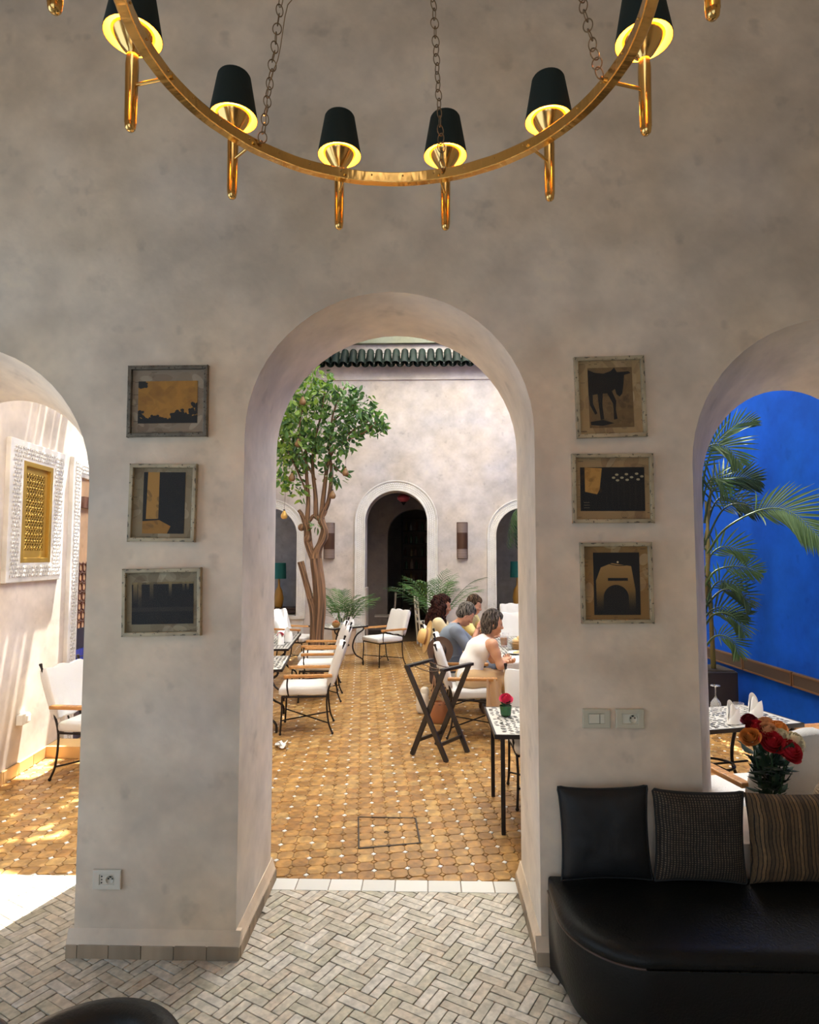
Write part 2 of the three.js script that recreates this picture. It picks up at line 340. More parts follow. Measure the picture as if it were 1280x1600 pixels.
// ---------- the setting: courtyard ----------
const ZF = -11.85, LEFT = (z) => -2.976 + 0.09 * (z + 4.385), RIGHT = (z) => 3.15 + 0.04 * (z + 5);
const floorCourt = struct('floor_courtyard', [slab3(-3.9, 3.5, -0.12, -0.006, -12.2, -3.258)], M.groutYellow);
{
  reseed(33);
  const n1 = tex(256, (u, v) => { const k = 0.84 + (fbm(u * 6, v * 6, 6, 4, 13) - 0.5) * 0.45; return [k, k * (0.97 + 0.03 * k), k]; });
  const ochre = [[0.54, 0.29, 0.082], [0.60, 0.335, 0.098], [0.48, 0.25, 0.066], [0.56, 0.315, 0.10], [0.45, 0.225, 0.062], [0.62, 0.375, 0.125]].map((c) => std(c, 0.38, 0, { map: REP(n1, 5), bumpMap: REP(n1, 8), bumpScale: 0.002 }));
  const whiteT = [std([0.80, 0.78, 0.74], 0.35), std([0.72, 0.70, 0.66], 0.35)];
  const a = [0.0845, -0.0135], b = [-0.0090, -0.0890], O = [-0.274, -3.358], c = 0.2;
  const P = (i, j) => [O[0] + a[0] * i + b[0] * j, O[1] + a[1] * i + b[1] * j];
  const tiles = [], whites = [], small = [];
  const inside = (p) => p[0] > LEFT(p[1]) - 0.1 && p[0] < RIGHT(p[1]) + 0.1 && p[1] < -3.2 && p[1] > -12.0;
  const seenAt = (p) => { const q = project(p[0], 0, p[1]); return (q[0] > 425 && q[0] < 812 && q[1] > 1000 && q[1] < 1385) || (q[0] > -15 && q[0] < 125 && q[1] < 1372 && q[1] > 1150); };
  for (let j = -6; j <= 104; j++) for (let i = -60; i <= 75; i++) {
    const p = P(i, j); if (!inside(p)) continue;
    const g = 0.018, jj = () => rr(-0.012, 0.012), cc = c + rr(-0.02, 0.02);
    let poly = [[g + cc, g], [1 - g - cc, g], [1 - g, g + cc], [1 - g, 1 - g - cc], [1 - g - cc, 1 - g], [g + cc, 1 - g], [g, 1 - g - cc], [g, g + cc]].map(([x, y]) => P(i + x + jj(), j + y + jj()));
    poly = clipPoly(poly, 0, 1, -3.263);
    if (poly.length > 2) { const m = P(i + 0.5, j + 0.5); tiles.push({ poly, m, seen: seenAt(m), y: rr(-0.0015, 0.0012), t: Math.floor(rnd() * 6) }); }
    const r = c - 0.028; let dia = [[r, 0], [0, r], [-r, 0], [0, -r]].map(([x, y]) => P(i + x + jj() * 0.5, j + y + jj() * 0.5));
    dia = clipPoly(dia, 0, 1, -3.263); if (dia.length < 3) continue;
    (i % 2 === 0 && j % 2 === 0 ? whites : small).push({ poly: dia, m: p, seen: seenAt(p), y: rr(-0.001, 0.001), t: Math.floor(rnd() * 6) });
  }
  const near = (l) => l.sort((x, y) => (y.seen - x.seen) || (Math.hypot(...x.m) - Math.hypot(...y.m)));
  const emit = (l, name, many, mats, keep) => {
    const rest = mats.map(() => []);
    near(l).forEach((t, k) => { const g = paverGeo(t.poly, 0.009, 0.002, t.y), q = t.t % mats.length; if (t.seen && k < keep) part(name, g, mats[q], floorCourt); else rest[q].push(g); });
    rest.forEach((g, i) => g.length && stuffPart(many, g, mats[i], floorCourt));
  };
  emit(tiles, 'floor_tile', 'tile_paving', ochre, 300);
  emit(whites, 'white_tile', 'white_tile_paving', whiteT, 160);
  emit(small, 'small_tile', 'small_tile_paving', ochre, 0);
}
// far wall with three arched openings
const farHoles = [archOutline(-3.47, -2.43, 1.97, 0.52, 0.49), archOutline(-1.16, 0.0, 2.23, 0.58, 0), archOutline(1.27, 2.31, 1.97, 0.52, 0.49)];
{
  const w = new THREE.Shape([[-4.2, 0], [-1.16, 0]].map(([x, y]) => new THREE.Vector2(x, y)));
  const pts = [[-4.2, -0.02], ...farHoles[1], [3.6, -0.02], [3.6, 6.6], [-4.2, 6.6]];
  const g = extr(pts, 0.45, 0, [farHoles[0].slice().reverse(), farHoles[2].slice().reverse()]);
  struct('wall_far', planarUV(g.translate(0, 0, ZF - 0.45)), M.courtWall);
  // string course, parapet band under a hood
  struct('trim_far', planarUV(slab3(-4, 3.4, 4.915, 4.945, ZF, ZF + 0.03)), M.courtWall);
  struct('trim_far', planarUV(slab3(-4, 3.4, 5.60, 5.95, ZF, ZF + 0.10)), plaster([0.20, 0.21, 0.15], 0.7));
}
{ // green glazed roof tiles: two courses of half-round tiles on a sloped bed
  reseed(9);
  const bed = struct('roof', planarUV(T(bx(7.4, 0.05, 0.30, 0, 0, 0), -0.4, 5.285, ZF + 0.08, 0.95, 0, 0)), M.courtWall);
  const gm = [[0.006, 0.014, 0.011], [0.008, 0.018, 0.014], [0.005, 0.011, 0.009]].map((c) => phys(c, 0.5, 0, { specularIntensity: 0.4 }));
  const tileGeo = () => {
    const pos = [], idx = [], n = 8, s = 4, L = 0.215;
    for (const o of [0, 0.010]) for (let k = 0; k <= s; k++) for (let i = 0; i <= n; i++) { const a = Math.PI * i / n, r = (0.066 + 0.013 * (k / s)) - o; pos.push(Math.cos(a) * r, Math.sin(a) * r * 1.15, k / s * L); }
    const w = n + 1, h = (s + 1) * w;
    for (let k = 0; k < s; k++) for (let i = 0; i < n; i++) { const q = k * w + i; idx.push(q, q + w, q + 1, q + 1, q + w, q + w + 1, h + q, h + q + 1, h + q + w, h + q + 1, h + q + w + 1, h + q + w); }
    for (const k of [0, s]) for (let i = 0; i < n; i++) { const q = k * w + i; idx.push(q, q + 1, h + q, q + 1, h + q + 1, h + q, q + 1, q, h + q, h + q + 1, q + 1, h + q); }
    const g = new THREE.BufferGeometry(); g.setAttribute('position', new THREE.Float32BufferAttribute(pos, 3)); g.setIndex(idx); g.computeVertexNormals(); return g;
  };
  const tg = prep(tileGeo());
  const pitch = 0.1625; const darkBed = 0;
  for (let k = -17; k <= 26; k++) for (let c = 0; c < 2; c++) {
    const x = -0.58 + (k - 4) * pitch, cap = part('roof_tile', tg, gm[(k + 60 + c) % 3], bed);
    cap.position.set(x + rr(-0.004, 0.004) - bed.position.x, 5.455 - c * 0.145, ZF + 0.02 + c * 0.12);
    cap.rotation.x = 0.98 + rr(-0.02, 0.02);
  }
  const pan = [];
  for (let k = -17; k <= 26; k++) for (let c = 0; c < 2; c++) pan.push(T(tg.clone(), 0, 0, 0, 0, 0, Math.PI).applyMatrix4(new THREE.Matrix4().makeRotationX(0.98)).translate(-0.58 + (k - 3.5) * pitch, 5.475 - c * 0.145, ZF + 0.05 + c * 0.12));
  stuffPart('roof_pan_tiles', pan, gm[0], bed);
}
// side walls
function sideWall(name, f, t, mat, z0 = -3.2, z1 = ZF - 0.2, top = 6.4, holes) {
  const s = Math.sign(t), L = z0 - z1;
  const A = [f(z0), z0], B = [f(z1), z1], g = new THREE.BufferGeometry();
  const P = (q, o) => [q[0] + o, q[1]], c = [P(A, 0), P(B, 0), P(B, t), P(A, t)], pos = [], f3 = (p, y) => [p[0], y, p[1]];
  for (let i = 0; i < 4; i++) { const a = c[i], b = c[(i + 1) % 4]; pos.push(...f3(a, 0), ...f3(b, 0), ...f3(b, top), ...f3(a, 0), ...f3(b, top), ...f3(a, top)); }
  pos.push(...f3(c[0], top), ...f3(c[1], top), ...f3(c[2], top), ...f3(c[0], top), ...f3(c[2], top), ...f3(c[3], top));
  g.setAttribute('position', new THREE.Float32BufferAttribute(pos, 3)); g.computeVertexNormals();
  return struct(name, planarUV(g), mat);
}
sideWall('wall_west', LEFT, -0.3, M.westWall);
sideWall('wall_east', RIGHT, 0.3, M.blueWall);
// white shade cloth stretched over the middle of the courtyard
{
  const cloth = phys([0.96, 0.94, 0.88], 1, 0, { transmission: 0.6, thickness: 0 });
  const sail = (x0, x1, z0, z1, name) => {
    const g = new THREE.PlaneGeometry(x1 - x0, z1 - z0, 20, 24); g.rotateX(-Math.PI / 2);
    const p = g.attributes.position;
    for (let i = 0; i < p.count; i++) { const x = 2 * p.getX(i) / (x1 - x0), z = 2 * p.getZ(i) / (z1 - z0); p.setY(i, -0.2 * (1 - x * x) * (1 - z * z)); }
    g.computeVertexNormals();
    const o = struct(name, g, cloth); o.position.set((x0 + x1) / 2, 6.25, (z0 + z1) / 2);
  };
  sail(-0.95, 3.0, ZF + 0.02, -3.24, 'ceiling_courtyard'); sail(-1.62, -0.96, ZF + 0.02, -4.75, 'ceiling_courtyard');
}
// ---------- ring chandelier ----------
const brass = std([0.80, 0.50, 0.17], 0.16, 1);
const brassDark = std([0.55, 0.33, 0.11], 0.24, 1);
{
  reseed(77);
  const C = [-0.082, 0, -1.281];
  const ch = thing('chandelier', 'large brass ring chandelier with dark green shaded lamps hanging on chains', 'chandelier', [C[0], 0, C[2]], 1.6 * D2R);
  // flat ring, slightly hammered
  const ring = new THREE.LatheGeometry([[0.524, 2.700], [0.524, 2.727], [0.526, 2.730], [0.548, 2.730], [0.550, 2.727], [0.550, 2.702], [0.547, 2.699], [0.527, 2.699], [0.524, 2.700]].map(([r, y]) => new THREE.Vector2(r, y)), 160);
  const rp = ring.attributes.position;
  for (let i = 0; i < rp.count; i++) { const x = rp.getX(i), z = rp.getZ(i), a = Math.atan2(z, x), k = 1 + (fbm(a * 9 + 40, 2, 4096, 3) - 0.5) * 0.003; rp.setXYZ(i, x * k, rp.getY(i) + (fbm(a * 11 + 90, 5, 4096, 2) - 0.5) * 0.002, z * k); }
  ring.computeVertexNormals();
  const hammered = std([0.80, 0.50, 0.17], 0.17, 1, { bumpMap: (() => { const t = tex(256, (u, v) => fbm(u * 12, v * 3, 12, 3, 4), false); t.repeat.set(14, 1); return t; })(), bumpScale: 0.0012 });
  const ringFlat = ring.toNonIndexed(); ringFlat.computeVertexNormals();
  const ringPart = part('ring', ringFlat, hammered, ch);
  const rivets = [];
  for (let k = 0; k < 36; k++) { const a = k * 10 * D2R + 0.05; rivets.push(sph(0.0028, Math.sin(a) * 0.5235, 2.718, -Math.cos(a) * 0.5235, 6, 5)); }
  part('rivets', rivets, brassDark, ringPart);
  const green = std([0.004, 0.012, 0.009], 0.85), lining = std([0.95, 0.62, 0.16], 0.35, 0.55), bulbM = std([0.2, 0.12, 0.04], 0.5, 0, { emissive: lin(1, 0.62, 0.2), emissiveIntensity: 5 });
  const tubeG = prep(lathe([[0, 0], [0.007, 0.001], [0.0115, 0.006], [0.0128, 0.014], [0.0128, 0.018], [0.0138, 0.02], [0.0145, 0.10], [0.0155, 0.165], [0.013, 0.19], [0.013, 0.197]], 18));
  const cupG = prep(lathe([[0.012, 0.185], [0.0155, 0.196], [0.026, 0.206], [0.046, 0.236], [0.050, 0.243], [0.048, 0.244], [0.024, 0.21], [0.0, 0.2]], 26));
  const shadeG = prep(lathe([[0.0665, 0.236], [0.0672, 0.237], [0.0465, 0.358], [0.0435, 0.363], [0.0, 0.363]], 32));
  const liningG = prep(lathe([[0.0665, 0.2362], [0.0655, 0.2362], [0.045, 0.356], [0.0, 0.358]], 32));
  for (let k = 0; k < 12; k++) {
    const a = -0.011 + Math.PI / 6 * (k - 3.5);
    const lamp = new THREE.Group(); lamp.name = numbered('lamp'); ch.add(lamp);
    lamp.position.set(Math.sin(a) * 0.634, 2.60, -Math.cos(a) * 0.634); lamp.rotation.y = -a;
    part('holder', tubeG, brass, lamp);
    part('cup', cupG, brass, lamp);
    part('shade', shadeG, green, lamp);
    part('shade_lining', liningG, lining, lamp);
    part('arm', [rod([0, 0.113, 0.005], [0, 0.113, 0.098], 0.0042), rod([0, 0.113, 0.094], [0, 0.113, 0.115], 0.0052)], brass, lamp);
    part('bulb', sph(0.014, 0, 0.285, 0), bulbM, lamp);
    const L = new THREE.PointLight(lin(1, 0.58, 0.18), 0.25, 0, 2); L.position.set(0, 0.285, 0); L.castShadow = true; L.shadow.radius = 0.6; lamp.add(L);
  }
  // six chains rising to a ceiling rose
  const linkG = prep(new THREE.TorusGeometry(0.0115, 0.0014, 6, 18).scale(1, 1.25, 1)), bronze = std([0.26, 0.17, 0.09], 0.35, 0.9);
  [-43.5, 16, 74, 136.5, 196.5, 256.5].forEach((deg, c) => {
    const a = deg * D2R, from = V(Math.sin(a) * 0.515, 2.722, -Math.cos(a) * 0.515), to = V(Math.sin(a) * 0.06, 4.56, -Math.cos(a) * 0.06), d = to.clone().sub(from), n = Math.round(d.length() / 0.0232);
    const hook = [rod([Math.sin(a) * 0.552, 2.714, -Math.cos(a) * 0.552], from, 0.0035)];
    const chain = part('chain', hook, bronze, ch), rest = [], q0 = new THREE.Quaternion().setFromUnitVectors(V(0, 1, 0), d.clone().normalize());
    for (let k = 0; k < n; k++) {
      const p = from.clone().addScaledVector(d, (k + 0.45) / n), q = q0.clone().multiply(new THREE.Quaternion().setFromAxisAngle(V(0, 1, 0), k * Math.PI / 2 + rr(-0.5, 0.5) + 0.6)).multiply(new THREE.Quaternion().setFromAxisAngle(V(1, 0, 0), rr(-0.08, 0.08)));
      const m = new THREE.Matrix4().compose(p, q, V(1, 1, 1));
      if (c < 3 && k < 26) { const l = part('chain_link', linkG, bronze, chain); l.applyMatrix4(m); } else rest.push(linkG.clone().applyMatrix4(m));
    }
    if (rest.length) stuffPart('chain_links', rest, bronze, chain);
  });
  const a = -43.5 * D2R;
  part('power_cord', tube([[Math.sin(a) * 0.50, 2.735, -Math.cos(a) * 0.50], [Math.sin(a) * 0.482, 2.86, -Math.cos(a) * 0.475], [Math.sin(a) * 0.44, 2.93, -Math.cos(a) * 0.455], [Math.sin(a) * 0.40, 3.03, -Math.cos(a) * 0.40], [Math.sin(a) * 0.36, 3.12, -Math.cos(a) * 0.42], [Math.sin(a) * 0.3, 3.4, -Math.cos(a) * 0.30], [0, 4.6, 0]], 0.0013, 60, 5), std([0.30, 0.18, 0.08], 0.6), ch);
  part('ceiling_rose', lathe([[0, 4.5], [0.06, 4.52], [0.10, 4.60], [0.11, 4.75], [0, 4.75]], 28), brass, ch);
  // a bar carries the rose across the added ceiling opening
  struct('trim_ceiling', bx(2.5, 0.10, 0.14, 0, RTOP + 0.05, C[2]), M.roomWall);
}

// ---------- framed prints on the two piers ----------
const canvasTex = (w, h, draw) => {
  const c = document.createElement('canvas'); c.width = w; c.height = h; draw(c.getContext('2d'), w, h);
  const t = new THREE.CanvasTexture(c); t.colorSpace = THREE.SRGBColorSpace; t.magFilter = THREE.LinearFilter; return t;
};
const blotch = (g, w, h, n, col, r0, r1) => { for (let i = 0; i < n; i++) { g.fillStyle = col; g.globalAlpha = rr(0.05, 0.3); g.beginPath(); g.ellipse(rnd() * w, rnd() * h, rr(r0, r1), rr(r0, r1) * 0.6, rnd() * 3, 0, 7); g.fill(); } g.globalAlpha = 1; };
const grain = (g, w, h, n) => { for (let i = 0; i < n; i++) { g.fillStyle = rnd() < 0.5 ? '#000' : '#d8b880'; g.globalAlpha = rr(0.02, 0.10); g.fillRect(rnd() * w, rnd() * h, rr(1, 5), rr(1, 3)); } g.globalAlpha = 1; };
const poly = (g, pts, col) => { g.fillStyle = col; g.beginPath(); pts.forEach(([x, y], i) => (i ? g.lineTo(x, y) : g.moveTo(x, y))); g.closePath(); g.fill(); };
const prints = {
  trees(g, w, h) {
    g.fillStyle = '#a9762c'; g.fillRect(0, 0, w, h); blotch(g, w, h, 50, '#7c5420', 10, 60);
    for (let x = 0; x < w; x += 3) { const k = h * (0.86 + 0.03 * Math.sin(x * 0.05) - (x > w * 0.55 ? 0.05 : 0)) + rr(-4, 4); g.fillStyle = '#1b1712'; g.fillRect(x, k, 4, h - k); }
    [[0.62, 0.82, 22], [0.70, 0.74, 20], [0.74, 0.85, 26], [0.84, 0.80, 24], [0.95, 0.72, 26], [0.97, 0.58, 18], [0.03, 0.78, 22], [0.05, 0.9, 28], [0.28, 0.88, 18]].forEach(([x, y, r]) => { for (let i = 0; i < 16; i++) { g.fillStyle = '#1b1712'; g.beginPath(); g.arc(x * w + rr(-r, r), y * h + rr(-r, r) * 0.6, rr(4, 10), 0, 7); g.fill(); } g.fillRect(x * w - 2, y * h, 4, h * 0.2); });
    for (let i = 0; i < 22; i++) { g.fillStyle = '#25201a'; g.beginPath(); g.arc(rr(0, 0.17) * w, rr(0, 0.15) * h, rr(5, 14), 0, 7); g.fill(); }
  },
  doorway(g, w, h) {
    g.fillStyle = '#14110e'; g.fillRect(0, 0, w, h);
    poly(g, [[w * 0.10, 0], [w * 0.39, 0], [w * 0.38, h * 0.76], [w * 0.08, h * 0.77]], '#a97c3a'); poly(g, [[0, h * 0.80], [w * 0.4, h * 0.78], [w * 0.68, h * 0.88], [w * 0.6, h], [0, h]], '#9a6c2b');
    g.fillStyle = '#0d0b0a'; g.fillRect(w * 0.38, 0, 4, h * 0.78); g.fillRect(w * 0.06, h * 0.765, w * 0.34, 6); blotch(g, w, h, 30, '#2c241b', 10, 40);
  },
  columns(g, w, h) {
    g.fillStyle = '#14100d'; g.fillRect(0, 0, w, h);
    g.fillStyle = '#7d6a45'; g.fillRect(0, 0, w, h * 0.05);
    [[0.02, 0.07, 0.5], [0.1, 0.06, 0.62], [0.29, 0.06, 0.4], [0.6, 0.05, 0.34], [0.82, 0.04, 0.22], [0.89, 0.04, 0.2]].forEach(([x, ww, hh]) => { const k = g.createLinearGradient(0, 0, 0, h * hh); k.addColorStop(0, '#8f7a50'); k.addColorStop(1, '#211a14'); g.fillStyle = k; g.fillRect(x * w, 0, ww * w, h * hh); });
    g.fillStyle = '#2d2620'; g.fillRect(0, h * 0.6, w, h * 0.1); blotch(g, w, h, 30, '#231c16', 10, 50);
  },
  donkey(g, w, h) {
    g.fillStyle = '#6d5433'; g.fillRect(0, 0, w, h); blotch(g, w, h, 60, '#3f2f1d', 8, 40); blotch(g, w, h, 40, '#8d7145', 6, 24);
    const P = (l) => poly(g, l.map(([x, y]) => [x * w, y * h]), '#17130f');
    P([[0, 0.03], [0.15, 0.08], [0.35, 0.10], [0.52, 0.06], [0.60, 0.0], [0.66, 0.08], [0.92, 0.07], [0.97, 0.10], [0.82, 0.13], [0.80, 0.28], [0.76, 0.44], [0.70, 0.49], [0.63, 0.45], [0.60, 0.36], [0.52, 0.40], [0.40, 0.43], [0.2, 0.44], [0, 0.46]]);
    P([[0.40, 0.40], [0.53, 0.40], [0.62, 0.56], [0.60, 0.70], [0.63, 0.86], [0.55, 0.87], [0.55, 0.70], [0.54, 0.60]]); P([[0.20, 0.42], [0.32, 0.42], [0.30, 0.62], [0.33, 0.86], [0.25, 0.87], [0.22, 0.64]]); P([[0, 0.42], [0.09, 0.44], [0.09, 0.6], [0.18, 0.76], [0.13, 0.78], [0.02, 0.62]]);
    P([[0.02, 0.9], [0.3, 0.87], [0.55, 0.93], [0.3, 0.97], [0.03, 0.95]]);
  },
  lattice(g, w, h) {
    g.fillStyle = '#0f0d0c'; g.fillRect(0, 0, w, h);
    poly(g, [[w * 0.07, 0], [w * 0.34, 0.02 * h], [w * 0.30, h * 0.50], [w * 0.26, h * 0.62], [w * 0.07, h * 0.56]], '#b08440'); blotch(g, w * 0.3, h * 0.6, 18, '#6b4a1f', 8, 30);
    g.fillStyle = '#1b1815'; for (let x = 0.4; x < 1; x += 0.09) g.fillRect(x * w, h * 0.34, 5, h * 0.6);
    [[0.52, 0.24], [0.57, 0.17], [0.58, 0.30], [0.65, 0.24], [0.72, 0.16], [0.73, 0.29], [0.80, 0.23], [0.88, 0.15], [0.9, 0.28], [0.96, 0.21]].forEach(([x, y]) => { g.fillStyle = '#a59878'; g.beginPath(); g.ellipse(x * w, y * h, 9, 6, 0, 0, 7); g.fill(); });
    g.fillStyle = '#6c5f4c'; [0.8, 0.86, 0.92].forEach((y) => g.fillRect(w * 0.05, y * h, w * 0.09, 3));
  },
  arch(g, w, h) {
    g.fillStyle = '#12100e'; g.fillRect(0, 0, w, h);
    const k = g.createLinearGradient(0, h * 0.2, 0, h * 0.95); k.addColorStop(0, '#a07c48'); k.addColorStop(0.55, '#80602f'); k.addColorStop(1, '#12100e');
    g.fillStyle = k; g.beginPath(); g.moveTo(w * 0.06, h * 0.95); g.lineTo(w * 0.05, h * 0.45); g.lineTo(w * 0.16, h * 0.24); g.lineTo(w * 0.40, h * 0.17); g.lineTo(w * 0.82, h * 0.22); g.lineTo(w * 0.90, h * 0.6); g.lineTo(w * 0.9, h * 0.95); g.fill();
    g.strokeStyle = '#16110d'; g.lineWidth = 5; g.beginPath(); g.moveTo(w * 0.3, h * 0.17); g.quadraticCurveTo(w * 0.55, h * 0.24, w * 0.8, h * 0.19); g.stroke();
    g.fillStyle = '#171310'; g.fillRect(w * 0.31, h * 0.41, w * 0.43, h * 0.045); g.beginPath(); g.moveTo(w * 0.2, h); g.lineTo(w * 0.21, h * 0.72); g.arc(w * 0.48, h * 0.72, w * 0.27, Math.PI, 0); g.lineTo(w * 0.76, h); g.fill();
    g.fillStyle = '#cbb68d'; g.beginPath(); g.arc(w * 0.53, h * 0.155, 7, 0, 7); g.fill();
  },
};
{
  const silver = tex(256, (u, v) => { const k = 0.72 + (fbm(u * 6, v * 6, 6, 3, 6) - 0.5) * 0.3 - (fbm(u * 24, v * 24, 24, 3, 21) > 0.72 ? 0.3 : 0); return [k, k * 0.95, k * 0.86]; });
  const frameM = std([0.84, 0.76, 0.60], 0.4, 0.15, { map: REP(silver, 3) }), frameDark = std([0.36, 0.345, 0.33], 0.35, 0.6, { map: REP(silver, 7) });
  const frame = (label, corners, tilt, print, mat, matCol, inset, seed) => {
    reseed(seed);
    const [x0, y0, x1, y1] = corners, w = x1 - x0, h = y1 - y0, t = 0.0115, d = 0.020;
    const f = thing('picture_frame', label, 'picture', [(x0 + x1) / 2, (y0 + y1) / 2, Z0 + 0.004], 0, undefined);
    f.rotation.z = tilt;
    const stick = (L, ww) => { const g = extr([[-L / 2, 0], [L / 2, 0], [L / 2 - ww, ww], [-L / 2 + ww, ww]], d, 0.0025); const p = g.attributes.position; for (let i = 0; i < p.count; i++) p.setXYZ(i, p.getX(i), p.getY(i) + (fbm(p.getX(i) * 40 + seed, p.getZ(i) * 30, 512, 2) - 0.5) * 0.003, p.getZ(i)); return planarUV(g); };
    part('rail', T(stick(w, t), 0, -h / 2, 0), mat, f); part('rail', T(stick(w, t), 0, h / 2, 0, 0, 0, Math.PI), mat, f);
    part('rail', T(stick(h, t), -w / 2, 0, 0, 0, 0, -Math.PI / 2), mat, f); part('rail', T(stick(h, t), w / 2, 0, 0, 0, 0, Math.PI / 2), mat, f);
    part('backing', bx(w - 0.01, h - 0.01, 0.006, 0, 0, 0.003), std([0.06, 0.05, 0.04], 0.9), f);
    const mw = w - 2 * t + 0.004, mh = h - 2 * t + 0.004;
    const mt = canvasTex(256, 256, (g, a, b) => { g.fillStyle = matCol; g.fillRect(0, 0, a, b); blotch(g, a, b, 26, '#5b4530', 8, 44); blotch(g, a, b, 14, '#e6d8bb', 10, 40); for (let i = 0; i < 30; i++) { g.fillStyle = '#2a2018'; g.globalAlpha = rr(0.1, 0.5); const e = rnd() * 4 | 0, q = rnd() * a, r = rnd() * 14; g.fillRect(e < 2 ? q : e === 2 ? r : a - r, e < 2 ? (e ? r : b - r) : q, rr(3, 26), rr(1, 4)); } g.globalAlpha = 1; });
    const pl = new THREE.PlaneGeometry(mw, mh).translate(0, 0, 0.0075);
    part('mat', pl, std([1, 1, 1], 0.8, 0, { map: mt }), f);
    const [l, b2, r, tp] = inset, px0 = -w / 2 + l * w, px1 = -w / 2 + r * w, py0 = -h / 2 + b2 * h, py1 = -h / 2 + tp * h;
    const pt = canvasTex(320, Math.round(320 * (py1 - py0) / (px1 - px0)), (g, a, b) => { print(g, a, b); grain(g, a, b, 900); });
    part('print', bx(px1 - px0, py1 - py0, 0.002, (px0 + px1) / 2, (py0 + py1) / 2, 0.0085), std([1, 1, 1], 0.7, 0, { map: pt }), f);
    part('glass_pane', new THREE.PlaneGeometry(mw, mh).translate(0, 0, 0.013), phys([1, 1, 1], 0.06, 0, { transmission: 1, thickness: 0, specularIntensity: 0.12 }), f);
  };
  frame('silver framed print of low trees against an ochre sky, top one on the left pier', [-1.261, 2.099, -0.924, 2.399], 0.006, prints.trees, frameDark, '#8b7a66', [0.12, 0.19, 0.87, 0.79], 101);
  frame('silver framed print of an open doorway, middle one on the left pier', [-1.243, 1.659, -0.964, 1.980], -0.008, prints.doorway, frameM, '#8a7b60', [0.20, 0.10, 0.83, 0.90], 102);
  frame('silver framed print of pale columns in darkness, lowest one on the left pier', [-1.258, 1.272, -0.933, 1.545], 0.02, prints.columns, frameM, '#8a7d63', [0.11, 0.17, 0.90, 0.80], 103);
  frame('silver framed print of a dark donkey, tilted at the top of the right pier', [0.616, 2.087, 0.900, 2.422], 0.022, prints.donkey, frameM, '#a1875f', [0.19, 0.12, 0.83, 0.87], 104);
  frame('silver framed print of a dark gate with a row of light specks, right pier', [0.596, 1.734, 0.923, 2.015], 0.0, prints.lattice, frameM, '#9c8059', [0.10, 0.17, 0.90, 0.81], 105);
  frame('silver framed print of a mud building with an arched door, lowest on the right pier', [0.624, 1.328, 0.910, 1.651], 0.004, prints.arch, frameM, '#8c6a3c', [0.18, 0.10, 0.83, 0.88], 106);
}
// ---------- switch and sockets ----------
{
  const ivory = std([0.55, 0.50, 0.37], 0.45), ivoryLight = std([0.66, 0.61, 0.48], 0.4), cream = std([0.66, 0.60, 0.50], 0.42), dark = std([0.02, 0.02, 0.02], 0.7);
  const plate = (w, h) => { const g = extr([[-w / 2, -h / 2], [w / 2, -h / 2], [w / 2, h / 2], [-w / 2, h / 2]], 0.006, 0.003, [[[-0.033, -0.022], [-0.033, 0.022], [0.033, 0.022], [0.033, -0.022]]]); return g; };
  const sw = thing('light_switch', 'ivory light switch plate on the right pier above the black cushion', 'switch', [0.677, 0.948, Z0 + 0.004]);
  part('plate', plate(0.104, 0.070), ivory, sw); part('rocker', [bx(0.042, 0.037, 0.008, -0.0095, 0, 0.007, 0.002)], ivoryLight, sw); part('rocker', bx(0.018, 0.037, 0.008, 0.022, 0, 0.006, 0.002), ivoryLight, sw);
  const socket = (name, label, p, w, h, m1, m2) => {
    const s = thing(name, label, 'socket', p);
    part('plate', plate(w, h), m1, s);
    const ins = extr([[-0.033, -0.021], [0.033, -0.021], [0.033, 0.021], [-0.033, 0.021]], 0.004, 0.001, [Array.from({ length: 20 }, (_, i) => [0.012 + 0.0165 * Math.cos(-i / 20 * 6.283), 0.0165 * Math.sin(-i / 20 * 6.283)])]);
    part('insert', ins, m2, s);
    part('recess', T(lathe([[0, -0.006], [0.0165, -0.006], [0.0168, 0.004], [0.0155, 0.0045], [0.0145, -0.004], [0, -0.0045]], 24), 0.012, 0, 0.004, Math.PI / 2, 0, 0), m2, s);
    part('pin_hole', [bx(0.0045, 0.0045, 0.006, 0.004, 0.002, 0.0005), bx(0.0045, 0.0045, 0.006, 0.02, 0.002, 0.0005), bx(0.007, 0.005, 0.006, 0.012, 0.0095, 0.0005)], dark, s);
    return s;
  };
  socket('wall_socket', 'ivory round wall socket on the right pier beside the light switch', [0.810, 0.948, Z0 + 0.004], 0.106, 0.070, ivory, ivoryLight);
  const s2 = socket('wall_socket', 'cream wall socket low on the left pier near the floor', [-1.292, 0.298, Z0 + 0.004], 0.108, 0.070, cream, cream);
  part('pin_hole', [0.012, 0, -0.012].map((y) => sph(0.0032, -0.022, y, 0.0045, 8, 6)), dark, s2);
}
